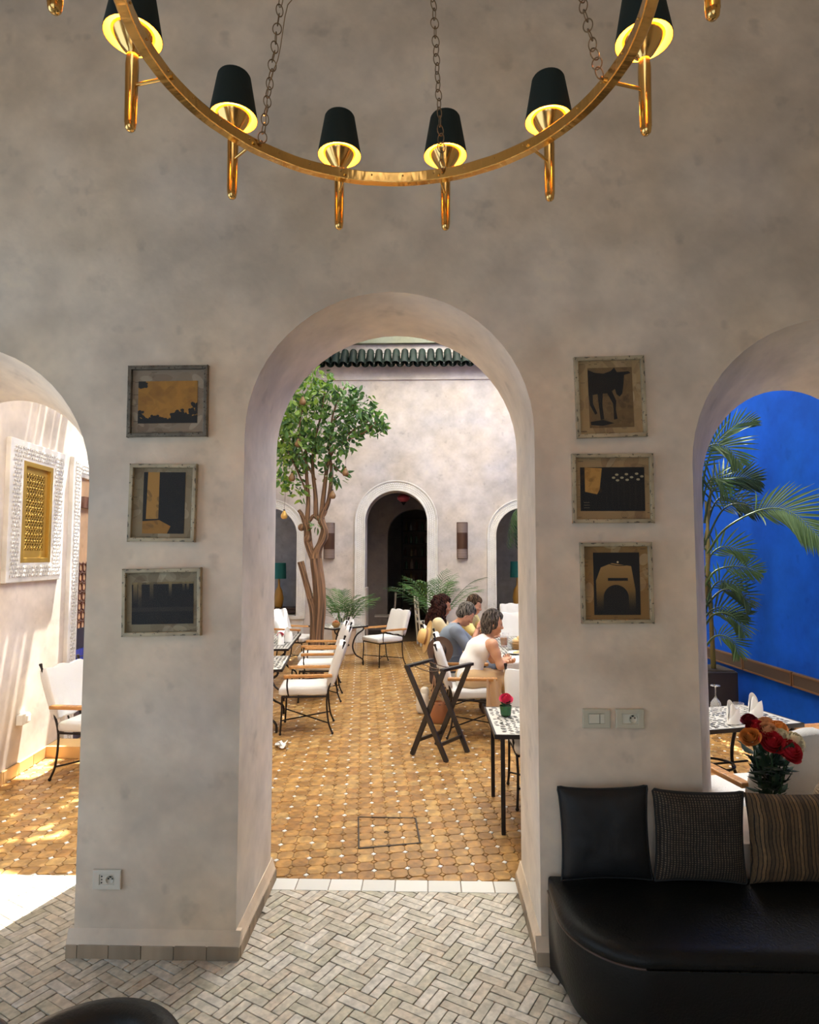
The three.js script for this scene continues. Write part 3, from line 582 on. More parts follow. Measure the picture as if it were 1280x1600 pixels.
// ---------- black leather bench and its cushions ----------
const leatherBump = tex(512, (u, v) => fbm(u * 60, v * 60, 60, 3, 3) * 0.6 + fbm(u * 6, v * 6, 6, 3, 9) * 0.4, false);
const leather = phys([0.0045, 0.0045, 0.0042], 0.46, 0, { bumpMap: REP(leatherBump, 3), bumpScale: 0.0014, specularIntensity: 0.55 });
function footprint(x0, x1, z0, z1, r, n = 14) {                      // plan outline with a rounded front left corner
  const o = [[x0, z0]];
  for (let i = 0; i <= n; i++) { const a = Math.PI / 2 * i / n; o.push([x0 + r - r * Math.cos(a) * 1, z1 - r * 1.15 + r * 1.15 * Math.sin(a)]); }
  o.push([x1, z1], [x1, z0]); return o;
}
{
  const s = thing('bench_sofa', 'black leather bench with a rounded end standing against the right pier', 'sofa', [0.47, 0, -2.60]);
  const out = footprint(0.0, 2.3, 0, 0.47, 0.25);
  // body: outline scaled a little with height so that the side bulges
  const rings = [[0.012, 0.03, 0], [0.03, 0.004, 0], [0.16, -0.012, 0], [0.26, -0.010, 0], [0.296, -0.004, 0]];
  const strip = (prof, cap) => {
    const pos = [], n = out.length;
    const P = (i, [y, k]) => { const a = out[(i + n - 1) % n], b = out[(i + 1) % n], dx = b[0] - a[0], dz = b[1] - a[1], L = Math.hypot(dx, dz); let nx = -dz / L, nz = dx / L; const p = out[i]; const wall = p[1] < 0.001; return [p[0] + (wall && p[0] > 0.01 ? 0 : -(-nx) * -k), y, wall ? 0 : p[1] + -(-nz) * -k]; };
    for (let r = 0; r + 1 < prof.length; r++) for (let i = 0; i < n - 1; i++) { const a = P(i, prof[r]), b = P(i + 1, prof[r]), c = P(i, prof[r + 1]), d = P(i + 1, prof[r + 1]); pos.push(...a, ...b, ...c, ...b, ...d, ...c); }
    if (cap) { const t = prof[prof.length - 1]; const c = [1.15, t[0] + 0.014, 0.22]; for (let i = 0; i < n; i++) pos.push(...P(i, t), ...P((i + 1) % n, t), ...c); }
    let g = new THREE.BufferGeometry(); g.setAttribute('position', new THREE.Float32BufferAttribute(pos, 3)); g = mergeVertices(g, 1e-4); g.computeVertexNormals(); return planarUV(g);
  };
  part('base', strip([[0.0, 0.055], [0.02, 0.035], [0.09, 0.010], [0.18, -0.006], [0.25, -0.010], [0.29, -0.004]], false), leather, s);
  part('seat_pad', strip([[0.288, 0.006], [0.300, -0.006], [0.318, -0.004], [0.332, 0.008], [0.341, 0.028], [0.345, 0.06], [0.347, 0.11]], true), leather, s);
  const pip = out.slice(0, -3).map(([x, z]) => [x - 0.001, 0.292, z + 0.002]);
  part('piping', tube(pip, 0.0045, 80, 6), phys([0.05, 0.026, 0.018], 0.4), s);
}
function pillow(w, h, t, sag = 0.05, n = 22, seed = 1) {             // pinched corners, plump middle, upright in the x,y plane
  const pos = [], uv = [], idx = [], N = n + 1;
  for (const side of [1, -1]) for (let j = 0; j <= n; j++) for (let i = 0; i <= n; i++) {
    const u = i / n * 2 - 1, v = j / n * 2 - 1, e = Math.pow(Math.max(0, (1 - u ** 4) * (1 - v ** 4)), 0.55);
    const px = u * w / 2 * (1 - sag * (1 - v * v) * Math.abs(u)), py = v * h / 2 * (1 - sag * (1 - u * u) * Math.abs(v));
    const wr = (fbm(u * 2.4 + 8 + seed, v * 2.4 + 8, 256, 3, seed) - 0.5) * 0.018 * e;
    pos.push(px, py, side * (t / 2 * e + wr) + (side < 0 ? -0.0005 : 0)); uv.push(i / n * w, j / n * h);
  }
  for (const s of [0, 1]) for (let j = 0; j < n; j++) for (let i = 0; i < n; i++) { const a = s * N * N + j * N + i; s ? idx.push(a, a + N, a + 1, a + 1, a + N, a + N + 1) : idx.push(a, a + 1, a + N, a + 1, a + N + 1, a + N); }
  const g = new THREE.BufferGeometry(); g.setAttribute('position', new THREE.Float32BufferAttribute(pos, 3)); g.setAttribute('uv', new THREE.Float32BufferAttribute(uv, 2)); g.setIndex(idx); g.computeVertexNormals(); return g;
}
const pillowRim = (w, h, sag, r) => {
  const pts = [], n = 12;
  for (let k = 0; k < 4 * n; k++) { const e = Math.floor(k / n), q = (k % n) / n * 2 - 1, [u, v] = e === 0 ? [q, -1] : e === 1 ? [1, q] : e === 2 ? [-q, 1] : [-1, -q]; pts.push([u * w / 2 * (1 - sag * (1 - v * v) * Math.abs(u)), v * h / 2 * (1 - sag * (1 - u * u) * Math.abs(v)), 0]); }
  pts.push(pts[0]); return tube(pts, r, 120, 6);
};
{
  const cush = (label, x, z, w, h, t, m, rim, seed, rz = 0) => {
    const c = thing('cushion', label, 'cushion', [x, 0.359 + h * 0.487, z]); c.rotation.set(-0.05, 0, rz);
    part('cover', pillow(w, h, t, 0.06, 24, seed), m, c);
    if (rim) part('piping', pillowRim(w, h, 0.06, 0.0045), rim, c);
    return c;
  };
  const blk = std([0.005, 0.005, 0.0055], 0.65, 0, { bumpMap: REP(leatherBump, 4), bumpScale: 0.001 });
  cush('plain black cushion with piping, leftmost on the black leather bench', 0.685, -2.568, 0.345, 0.345, 0.105, blk, std([0.006, 0.006, 0.007], 0.5), 3, 0.02);
  const weave = tex(512, (u, v) => { const a = Math.sin(u * 6.2832 * 30 + Math.sin(v * 6.2832 * 3) * 0.5), b = Math.sin(v * 6.2832 * 40), n = fbm(u * 40, v * 40, 40, 3, 4); const lum = a > 0.2 && b > -0.4 ? 0.50 : 0.20; const patch = fbm(u * 3, v * 3, 3, 2, 7); const k = lum * (0.85 + 0.3 * patch) * (0.75 + n * 0.5); return [k, k * 0.90, k * 0.78]; });
  cush('charcoal woven cushion with pale dashed threads, middle one on the black bench', 1.045, -2.562, 0.345, 0.335, 0.10, std([0.46, 0.41, 0.35], 0.9, 0, { map: REP(weave, 3), bumpMap: REP(weave, 3), bumpScale: 0.002 }), std([0.02, 0.018, 0.016], 0.8), 5, -0.02);
  const stripe = tex(512, (u, v) => { const x = u * 24 + (fbm(u * 4, v * 6, 4, 2, 3) - 0.5) * 0.6, q = x - Math.floor(x), id = Math.floor(x) % 5, thread = 0.85 + 0.3 * fbm(u * 120, v * 30, 120, 2, 9); const k = (q < 0.22 ? 0.16 : id === 2 ? 0.56 : id === 4 ? 0.36 : 0.46) * thread; return [k, k * 0.84, k * 0.63]; });
  cush('brown ribbed cushion with dark stripes, rightmost on the black leather bench', 1.415, -2.558, 0.385, 0.335, 0.105, std([0.60, 0.51, 0.40], 0.9, 0, { map: REP(stripe, 1 / 0.34), bumpMap: REP(stripe, 1 / 0.34), bumpScale: 0.003 }), null, 8, 0.01);
}
// low plaster ledge closing the foot of the right arch, behind the bench
struct('trim_ledge', planarUV(slab3(1.10, 2.4, 0, 0.47, -3.0, -2.62)), M.roomWall);
// ---------- vase of roses and woven bowl on the ledge ----------
function roseHead(r, seed) {                                         // open petals curling outwards round a tight bud
  reseed(seed); const g = [];
  [[0.20, 3, 1.0, 0.0], [0.36, 3, 0.98, 0.1], [0.52, 4, 0.92, 0.2], [0.68, 5, 0.82, 0.4], [0.84, 5, 0.64, 0.7], [1.0, 6, 0.36, 1.1]].forEach(([k, n, top, curl], ring) => {
    for (let i = 0; i < n; i++) {
      const a0 = i / n * 6.283 + ring * 0.9 + rr(-0.15, 0.15), half = 3.6 / n, pos = [], P = (u, v) => {
        const a = a0 + u * half, vv = v * (1 - 0.12 * u * u * u * u), R = r * k * (0.30 + 0.70 * Math.sin(Math.min(1, vv * 1.25) * 1.571)) + r * curl * 0.20 * Math.pow(vv, 4), y = r * (-0.55 + (top + 0.55) * vv - curl * 0.16 * Math.pow(vv, 6)) + r * 0.03 * Math.sin(u * 3 + seed);
        return [Math.sin(a) * R, y, Math.cos(a) * R];
      };
      const nu = 5, nv = 5; for (let p = 0; p < nu; p++) for (let q = 0; q < nv; q++) { const u0 = p / nu * 2 - 1, u1 = (p + 1) / nu * 2 - 1, v0 = q / nv, v1 = (q + 1) / nv; pos.push(...P(u0, v0), ...P(u1, v0), ...P(u0, v1), ...P(u1, v0), ...P(u1, v1), ...P(u0, v1)); }
      let m = new THREE.BufferGeometry(); m.setAttribute('position', new THREE.Float32BufferAttribute(pos, 3)); m = mergeVertices(m, 1e-6); m.computeVertexNormals(); g.push(m);
    }
  });
  g.push(new THREE.SphereGeometry(r * 0.2, 8, 6).scale(1, 1.6, 1).translate(0, r * 0.6, 0));
  return merge(g);
}
const leafOutline = [[0, 0], [0.16, 0.22], [0.2, 0.45], [0.13, 0.75], [0, 1], [-0.13, 0.75], [-0.2, 0.45], [-0.16, 0.22]];
function leafGeo(L, w = 1, curl = 0.15) {
  const pos = [], top = leafOutline.slice(1, 4), rows = [[0, 0, 0], ...top.map(([x, y]) => [x, y, 1]), [0, 1, 0]];
  const P = (x, y, s) => [x * s * L * w, y * L, -curl * L * y * y + Math.abs(x) * 0.35 * L];
  for (const s of [1, -1]) for (let i = 0; i + 1 < rows.length; i++) { const [x0, y0] = rows[i], [x1, y1] = rows[i + 1]; const a = P(0, y0, s), b = P(x0, y0, s), c = P(0, y1, s), d = P(x1, y1, s); pos.push(...a, ...b, ...d, ...a, ...d, ...c); }
  const g = new THREE.BufferGeometry(); g.setAttribute('position', new THREE.Float32BufferAttribute(pos, 3)); g.computeVertexNormals(); return prep(g);
}
const leafMat = (c, tr = 0.35) => phys(c, 0.75, 0, { transmission: tr, thickness: 0 });
const clear = phys([1, 1, 1], 0.03, 0, { transmission: 1, thickness: 0, ior: 1.5 });
{
  reseed(41);
  const v = thing('flower_vase', 'glass vase with a bunch of red, orange and cream roses behind the cushions', 'vase', [1.475, 0.471, -2.86]);
  part('glass_body', lathe([[0, 0.004], [0.036, 0.004], [0.042, 0.01], [0.038, 0.06], [0.036, 0.13], [0.046, 0.20], [0.0445, 0.20], [0.0345, 0.13], [0.0365, 0.06], [0.039, 0.013], [0, 0.010]], 24), clear, v);
  const stems = [], greenM = leafMat([0.035, 0.10, 0.03], 0.2), darkLeaf = leafMat([0.012, 0.045, 0.016], 0.2);
  const heads = [[-0.012, 0.250, 0.052, 0.046, 'red'], [0.046, 0.218, 0.066, 0.048, 'red'], [-0.040, 0.290, -0.02, 0.036, 'red'], [-0.086, 0.262, 0.02, 0.038, 'orange'], [-0.01, 0.290, 0.015, 0.036, 'peach'], [0.052, 0.292, -0.01, 0.034, 'orange'], [0.034, 0.272, 0.03, 0.032, 'cream'], [0.088, 0.246, 0.03, 0.042, 'cream'], [-0.055, 0.315, -0.05, 0.03, 'dark'], [0.02, 0.30, -0.05, 0.032, 'peach']];
  const cols = { red: std([0.52, 0.012, 0.022], 0.65), orange: std([0.78, 0.30, 0.06], 0.65), peach: std([0.74, 0.40, 0.20], 0.65), cream: std([0.72, 0.62, 0.40], 0.65), dark: std([0.22, 0.006, 0.012], 0.65) };
  heads.forEach(([x, y, z, r, c], i) => {
    const h = part('rose', roseHead(r, 50 + i), cols[c], v); h.position.set(x, y + 0.085, z); h.rotation.set(0.55 + z * 4, 0, -x * 6);
    stems.push(rod([x * 0.15, 0.015, z * 0.15], [x * 0.9, y + 0.085 - r * 0.6, z * 0.9], 0.0028, 6));
  });
  part('stems', stems, greenM, v);
  const lg = [];
  for (let i = 0; i < 130; i++) { const a = rnd() * 6.283, r = rr(0.01, 0.07), y = rr(0.10, 0.31); const g = leafGeo(rr(0.045, 0.08), 1.6); g.rotateX(rr(0.6, 1.9)).rotateY(a + rr(-0.4, 0.4)).translate(Math.sin(a) * r * (0.55 + (y - 0.1) * 2.6), y, Math.cos(a) * r * (0.55 + (y - 0.1) * 2.6)); lg.push(g); }
  part('leaves', lg, darkLeaf, v);
  const wt = tex(256, (u, v) => { const k = Math.sin((u + v * 0.5) * 6.2832 * 9) + Math.sin(v * 6.2832 * 16) * 0.7 + (fbm(u * 20, v * 20, 20, 3) - 0.5) * 2; return k > 0.25 ? [0.45, 0.20, 0.10] : [0.85, 0.78, 0.68]; });
  const w = thing('woven_bowl', 'round bowl woven in rust and white at the right edge beside the rose vase', 'bowl', [1.765, 0.471, -2.86]);
  const wg = [];
  for (let k = 0; k < 13; k++) { const t = k / 12, y = 0.006 + t * 0.135, r = 0.055 + 0.036 * Math.sin(t * 2.6 + 0.25); wg.push(T(new THREE.TorusGeometry(r, 0.0068, 7, 40), 0, y, 0, Math.PI / 2, 0, 0)); }
  wg.push(lathe([[0, 0.004], [0.06, 0.004], [0.085, 0.06], [0.08, 0.12], [0.07, 0.14]], 30));
  part('coils', wg, std([0.85, 0.8, 0.72], 0.85, 0, { map: REP(wt, 3), bumpMap: REP(wt, 3), bumpScale: 0.003 }), w);
}
// ---------- seats at the lower left, cut by the frame ----------
{
  const c = thing('tub_chair', 'black leather tub chair seen from above at the lower left corner', 'armchair', [-0.83, 0, -1.55]);
  // horseshoe back wall, higher at the back which faces the arches
  const pts = [], rad = [];
  for (let i = 0; i <= 20; i++) { const a = (i / 20 - 0.5) * 3.9; pts.push([Math.sin(a) * 0.27, 0.40 + 0.035 * Math.cos(a), -Math.cos(a) * 0.27 + 0.0]); rad.push(0.055); }
  const shell = [];
  const seg = 40, prof = [[0.05, 0], [0.062, 0.06], [0.060, 0.30], [0.058, 0.37], [0.04, 0.40], [0.0, 0.412], [-0.04, 0.40], [-0.055, 0.36], [-0.055, 0.2], [-0.05, 0.0]], pos = [], idx = [];
  for (let i = 0; i <= seg; i++) { const a = (i / seg - 0.5) * 4.0, drop = Math.max(0, Math.abs(a) - 1.0) * 0.05; for (const [o, y] of prof) { const r = 0.22 + o; pos.push(Math.sin(a) * r * 0.92, y * (1 - drop) * 0.98, -Math.cos(a) * r); } }
  for (let i = 0; i < seg; i++) for (let k = 0; k + 1 < prof.length; k++) { const q = i * prof.length + k, w = prof.length; idx.push(q, q + w, q + 1, q + 1, q + w, q + w + 1); }
  for (const i of [0, seg]) for (let k = 1; k + 1 < prof.length; k++) { const q = i * prof.length; i ? idx.push(q, q + k + 1, q + k) : idx.push(q, q + k, q + k + 1); }
  const g = new THREE.BufferGeometry(); g.setAttribute('position', new THREE.Float32BufferAttribute(pos, 3)); g.setIndex(idx); g.computeVertexNormals();
  part('back', planarUV(g), leather, c);
  part('seat', T(new RoundedBoxGeometry(0.33, 0.12, 0.36, 4, 0.05), 0, 0.24, 0.02), leather, c);
  part('base', lathe([[0, 0], [0.17, 0], [0.18, 0.02], [0.16, 0.19], [0, 0.19]], 30), leather, c);
  const t = thing('side_table', 'dark rimmed side table with a pale top at the bottom left corner', 'table', [-1.235, 0, -1.66]);
  part('rim', lathe([[0.14, 0.30], [0.155, 0.30], [0.158, 0.31], [0.158, 0.335], [0.153, 0.34], [0.143, 0.34], [0.14, 0.33]], 48), std([0.03, 0.014, 0.012], 0.35), t);
  part('top', lathe([[0, 0.322], [0.145, 0.322], [0.145, 0.31], [0, 0.31]], 48), std([0.5, 0.46, 0.36], 0.5), t);
  part('column', lathe([[0.10, 0], [0.11, 0.01], [0.10, 0.025], [0.03, 0.04], [0.022, 0.16], [0.03, 0.30], [0.1, 0.312], [0, 0.313]], 24), M.iron, t);
}
// ---------- far wall: frames round the arches, rooms behind, sconces ----------
{
  reseed(61);
  const carve = (outer, inner, z, d) => extr(outer, d, 0.004, [inner.slice().reverse()]).translate(0, 0, z);
  const relief = (xl, xr, spring, rise, base, w, z) => {             // rows of small raised lozenges along the band
    const g = [], cx = (xl + xr) / 2, r = (xr - xl) / 2 + w / 2; const step = 0.036;
    const loz = (x, y, a, s) => { g.push(T(new THREE.OctahedronGeometry(s, 0).scale(1, 1.5, 0.45), x, y, z, 0, 0, a)); };
    for (let y = base + 0.05; y < spring; y += step) for (const o of [-0.036, 0, 0.036]) { loz(xl - w / 2 + o, y + (o ? 0 : step / 2), 0, 0.013); loz(xr + w / 2 + o, y + (o ? 0 : step / 2), 0, 0.013); }
    const n = Math.round(Math.PI * r / step); for (let i = 0; i <= n; i++) for (const o of [-0.036, 0, 0.036]) { const a = Math.PI * (i + (o ? 0 : 0.5)) / n, k = (rise + w / 2) / r; loz(cx + Math.cos(a) * (r + o), spring + Math.sin(a) * (r + o) * k, a - Math.PI / 2 + Math.PI / 2, 0.013); }
    return g;
  };
  const frameAt = (xl, xr, spring, rise, base, w) => {
    const out = archOutline(xl - w, xr + w, spring, rise + w, base), inn = archOutline(xl, xr, spring, rise, base), ring = [...out, ...inn.slice().reverse()];
    const f = struct('trim_arch', planarUV(extr(ring, 0.018, 0.004).translate(0, 0, ZF + 0.002)), M.white);
    const e1 = [...archOutline(xl - w, xr + w, spring, rise + w, base), ...archOutline(xl - w + 0.018, xr + w - 0.018, spring, rise + w - 0.018, base).reverse()], e2 = [...archOutline(xl - 0.022, xr + 0.022, spring, rise + 0.022, base), ...inn.slice().reverse()];
    part('moulding', extr(e1, 0.03, 0.004).translate(0, 0, ZF + 0.004), M.white, f); part('moulding', extr(e2, 0.034, 0.004).translate(0, 0, ZF + 0.004), M.white, f);
    stuffPart('carved_relief', relief(xl, xr, spring, rise, base, w, ZF + 0.025), M.white, f);
  };
  frameAt(-1.16, 0.0, 2.23, 0.58, 0.0, 0.19);
  frameAt(-3.47, -2.43, 1.97, 0.52, 0.49, 0.16);
  frameAt(1.27, 2.31, 1.97, 0.52, 0.49, 0.16);
  for (const [a, b] of [[-3.66, -2.27], [1.11, 2.5]]) {                // white sill and panel under the side arches
    const s = struct('trim_sill', planarUV(slab3(a, b, 0.43, 0.49, ZF - 0.45, ZF + 0.07)), M.white);
    part('panel', planarUV(slab3(a + 0.03, b - 0.03, 0.03, 0.43, ZF, ZF + 0.03)), M.white, s);
  }
  // dark dining hall behind
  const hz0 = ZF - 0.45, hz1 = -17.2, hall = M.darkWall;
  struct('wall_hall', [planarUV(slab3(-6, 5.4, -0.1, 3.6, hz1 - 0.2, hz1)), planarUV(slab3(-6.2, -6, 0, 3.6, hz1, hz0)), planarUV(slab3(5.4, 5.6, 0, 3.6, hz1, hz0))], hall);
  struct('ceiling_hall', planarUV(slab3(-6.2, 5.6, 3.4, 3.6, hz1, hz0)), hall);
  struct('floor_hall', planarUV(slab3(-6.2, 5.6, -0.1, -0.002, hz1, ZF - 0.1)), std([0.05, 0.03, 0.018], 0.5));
  // inner arch and pale panels inside the passage
  const inner = [[-1.75, 0], ...archOutline(-0.86, 0.35, 2.05, 0.55, 0), [1.2, 0], [1.2, 3.4], [-1.75, 3.4]];
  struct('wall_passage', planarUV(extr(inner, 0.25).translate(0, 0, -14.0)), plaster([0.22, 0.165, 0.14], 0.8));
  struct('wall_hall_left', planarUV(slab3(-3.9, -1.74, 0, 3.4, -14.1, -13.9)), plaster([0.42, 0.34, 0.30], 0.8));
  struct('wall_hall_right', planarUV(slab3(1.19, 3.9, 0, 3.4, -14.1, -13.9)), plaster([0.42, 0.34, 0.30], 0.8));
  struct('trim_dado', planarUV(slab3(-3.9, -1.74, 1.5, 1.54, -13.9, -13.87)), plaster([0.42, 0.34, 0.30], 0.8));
  struct('trim_jamb', planarUV(slab3(-1.157, -1.135, 0, 1.0, -12.3, -11.86)), plaster([0.6, 0.5, 0.44], 0.8));
  // back-bar shelving with bottles
  const sh = thing('bottle_shelf', 'tall dark shelf of bottles deep inside the middle arch', 'shelf', [-0.15, 0, -17.0]);
  for (let k = 0; k < 7; k++) part('shelf_board', bx(1.0, 0.03, 0.24, 0, 0.55 + k * 0.34, -0.02), std([0.04, 0.03, 0.025], 0.6), sh);
  for (const x of [-0.52, 0.52]) part('side_panel', bx(0.03, 2.7, 0.26, x, 1.35, -0.02), std([0.04, 0.03, 0.025], 0.6), sh);
  const bc = [std([0.20, 0.14, 0.06], 0.2), std([0.05, 0.10, 0.06], 0.2), std([0.35, 0.30, 0.24], 0.3), std([0.12, 0.05, 0.03], 0.2)];
  const bot = prep(lathe([[0, 0], [0.034, 0], [0.036, 0.01], [0.036, 0.14], [0.03, 0.165], [0.012, 0.19], [0.011, 0.235], [0, 0.237]], 12));
  for (let k = 0; k < 6; k++) for (let i = 0; i < 7; i++) {
    const b = mesh('bottle', bot, bc[Math.floor(rnd() * 4)]); b.position.set(-0.15 - 0.42 + i * 0.14 + rr(-0.02, 0.02), 0.566 + k * 0.34, -16.98 + rr(-0.03, 0.03)); const s = rr(0.8, 1.1); b.scale.set(s, s, s);
    const level = ['lowest', 'second lowest', 'third', 'fourth', 'fifth', 'second highest'][k];
    tag(b, `bottle on the ${level} board of the dark shelf inside the middle arch`, 'bottle', `bottles on the ${level} board of the dark shelf`);
  }
  // pink glass lantern under the passage ceiling
  const pl = thing('ceiling_lantern', 'pink glass lantern hanging high inside the middle arch', 'lantern', [-0.47, 2.66, -12.6]);
  part('glass_shade', lathe([[0.02, 0.16], [0.08, 0.15], [0.13, 0.10], [0.12, 0.05], [0.06, 0.0], [0.055, 0.0], [0.11, 0.05], [0.12, 0.10], [0.075, 0.14], [0.02, 0.15]], 20), phys([0.55, 0.08, 0.12], 0.4, 0, { transmission: 0.4, thickness: 0 }), pl);
  part('finial', lathe([[0, -0.07], [0.02, -0.05], [0.045, -0.01], [0.06, 0.0], [0, 0.004]], 16), M.iron, pl); part('rod', rod([0, 0.15, 0], [0, 0.74, 0], 0.008), M.iron, pl);
  // two bronze mesh sconces on the far wall
  const bronze = std([0.10, 0.05, 0.03], 0.5, 0.6), gauze = phys([0.16, 0.10, 0.075], 0.55, 0.3, {});
  const sc = thing('wall_sconce', 'tall bronze mesh wall sconce to the right of the middle arch', 'sconce', [0.648, 1.55, ZF]);
  const half = (r, y0, y1, n = 16) => { const pos = [], idx = []; for (const y of [y0, y1]) for (let i = 0; i <= n; i++) { const a = Math.PI * i / n; pos.push(Math.cos(a) * r, y, Math.sin(a) * r * 0.8 + 0.004); } for (let i = 0; i < n; i++) idx.push(i, i + n + 1, i + 1, i + 1, i + n + 1, i + n + 2); const g = new THREE.BufferGeometry(); g.setAttribute('position', new THREE.Float32BufferAttribute(pos, 3)); g.setIndex(idx); g.computeVertexNormals(); return g; };
  part('mesh_screen', half(0.098, 0.0, 0.66), std([0.25, 0.19, 0.17], 0.7, 0.2), sc);
  part('middle_band', half(0.101, 0.17, 0.47), std([0.07, 0.03, 0.016], 0.5, 0.4), sc);
  part('rim', [T(new THREE.TorusGeometry(0.098, 0.006, 6, 20, Math.PI).scale(1, 0.8, 1), 0, 0.66, 0.004, Math.PI / 2, 0, 0), T(new THREE.TorusGeometry(0.098, 0.006, 6, 20, Math.PI).scale(1, 0.8, 1), 0, 0.0, 0.004, Math.PI / 2, 0, 0), bx(0.01, 0.66, 0.012, -0.098, 0.33, 0.006), bx(0.01, 0.66, 0.012, 0.098, 0.33, 0.006)], bronze, sc);
  const ribs = []; for (let k = 1; k < 22; k++) if (k < 6 || k > 15) ribs.push(half(0.0995, k * 0.03, k * 0.03 + 0.006)); part('gauze_wires', ribs, bronze, sc);
  copyOf(sc, 'tall bronze mesh wall sconce behind the tree trunk', [-1.83, 1.545, ZF]);
}
// ---------- west wall: carved niche window, doorway ----------
const westGroup = (o, z, y) => { o.position.set(LEFT(z), y, z); o.rotation.y = Math.atan2(1, -0.09); return o; };
{
  reseed(71);
  // local frame: x runs deeper into the courtyard, z out of the wall
  const lace = (x0, x1, y0, y1, z, step, s) => { const g = []; let r = 0; for (let y = y0 + step / 2; y < y1; y += step, r++) for (let x = x0 + step / 2 + (r % 2) * step / 2; x < x1; x += step) g.push(T(new THREE.BoxGeometry(s, s, 0.012), x, y, z, 0, 0, (r + Math.round(x / step)) % 2 ? 0.785 : 0)); return g; };
  const w = westGroup(thing('niche_window', 'carved white plaster surround with a gold latticed panel on the left wall', 'window', [0, 0, 0]), -4.385, 1.41);
  const W = 0.80, Ht = 1.027, ix0 = 0.175, ix1 = 0.60, iy0 = 0.14, iy1 = 0.885;
  const surround = part('surround', planarUV(extr([[0, 0], [W, 0], [W, Ht], [0, Ht]], 0.03, 0.004, [[[ix0, iy0], [ix0, iy1], [ix1, iy1], [ix1, iy0]]])), M.white, w);
  stuffPart('carved_lace', [lace(0.03, ix0 - 0.03, 0.03, Ht - 0.03, 0.036, 0.03, 0.017), lace(ix1 + 0.03, W - 0.03, 0.03, Ht - 0.03, 0.036, 0.03, 0.017), lace(ix0 - 0.03, ix1 + 0.03, 0.03, iy0 - 0.02, 0.036, 0.03, 0.017), lace(ix0 - 0.03, ix1 + 0.03, iy1 + 0.02, Ht - 0.03, 0.036, 0.03, 0.017)], M.white, surround);
  const gold = std([0.50, 0.32, 0.07], 0.42, 0.6), goldDark = std([0.11, 0.065, 0.02], 0.6, 0.3);
  part('gold_frame', [extr([[ix0, iy0], [ix1, iy0], [ix1, iy1], [ix0, iy1]], 0.034, 0.003, [[[ix0 + 0.03, iy0 + 0.03], [ix0 + 0.03, iy1 - 0.03], [ix1 - 0.03, iy1 - 0.03], [ix1 - 0.03, iy0 + 0.03]]])], gold, w);
  part('gold_panel', extr([[ix0 + 0.02, iy0 + 0.02], [ix1 - 0.02, iy0 + 0.02], [ix1 - 0.02, iy1 - 0.02], [ix0 + 0.02, iy1 - 0.02]], 0.012, 0, [[[ix0 + 0.085, iy0 + 0.09], [ix0 + 0.085, iy1 - 0.08], [ix1 - 0.075, iy1 - 0.08], [ix1 - 0.075, iy0 + 0.09]]]), gold, w);
  part('backing', bx(ix1 - ix0, iy1 - iy0, 0.004, (ix0 + ix1) / 2, (iy0 + iy1) / 2, 0.002), goldDark, w);
  const bars = [], bx0 = ix0 + 0.085, bx1 = ix1 - 0.075, by0 = iy0 + 0.09, by1 = iy1 - 0.08;
  for (let k = -30; k < 30; k++) for (const s of [1, -1]) { // crossing diagonals, clipped to the opening
    const pts = []; const c = k * 0.042; for (let i = 0; i <= 60; i++) { const x = bx0 + (bx1 - bx0) * i / 60, y = by0 + s * (x - bx0) * 1.2 + c; if (y > by0 && y < by1) pts.push([x, y]); }
    if (pts.length > 2) bars.push(bar([pts[0][0], pts[0][1], 0.008], [pts[pts.length - 1][0], pts[pts.length - 1][1], 0.008], 0.0075, 0.006, V(0, 0, 1)));
  }
  for (let y = by0 + 0.02; y < by1; y += 0.05) for (let x = bx0 + 0.02; x < bx1; x += 0.042) bars.push(T(new THREE.OctahedronGeometry(0.011, 0).scale(1, 1, 0.5), x, y, 0.01));
  stuffPart('lattice', bars, gold, w);
  // doorway with carved surround further along
  const dz = -5.338, dw = 1.25;
  const d = struct('door_1', planarUV(extr([[0, 0], [0.155, 0], [0.155, 2.29], [dw - 0.155, 2.29], [dw - 0.155, 0], [dw, 0], [dw, 2.445], [0, 2.445]], 0.03, 0.004)), M.white); westGroup(d, dz, 0);
  stuffPart('carved_lace', [lace(0.03, 0.125, 0.05, 2.42, 0.036, 0.03, 0.017), lace(0.125, dw - 0.03, 2.32, 2.42, 0.036, 0.03, 0.017)], M.white, d);
  part('door_panel', planarUV(bx(dw - 0.31, 2.29, 0.008, dw / 2, 1.145, 0.004)), plaster([0.72, 0.46, 0.27], 0.7), d);
  const wood = std([0.10, 0.04, 0.025], 0.5);
  part('lintel_box', bx(0.2, 0.10, 0.05, 0.27, 2.07, 0.03), wood, d);
  const zel = [];
  for (let k = 0; k < 7; k++) for (let i = 0; i < 4; i++) { const x = 0.17 + i * 0.075, y = 0.98 + k * 0.085; zel.push(T(new THREE.TorusGeometry(0.036, 0.007, 4, 8), x, y, 0.012, 0, 0, 0.39), T(new THREE.OctahedronGeometry(0.014), x + 0.037, y + 0.042, 0.012)); }
  part('fretwork', zel, std([0.10, 0.028, 0.018], 0.5), d);
  part('lower_panel', [bx(0.4, 0.96, 0.02, 0.36, 0.48, 0.012)], std([0.02, 0.02, 0.05], 0.4), d);
  const bt = []; for (let k = 0; k < 3; k++) for (let i = 0; i < 4; i++) bt.push(bx(0.066, 0.066, 0.012, 0.20 + i * 0.075, 0.60 + k * 0.075, 0.022)); bt.forEach((g) => part('zellige_tile', g, std([0.03, 0.06, 0.42], 0.25), d));
  struct('trim_step', westGroup(new THREE.Group(), -5.3, 0) && planarUV(T(slab3(0, 1.4, 0, 0.09, 0, 0.22), LEFT(-5.3), 0, -5.3, 0, 0, 0)), std([0.62, 0.40, 0.17], 0.5)).visible = true;
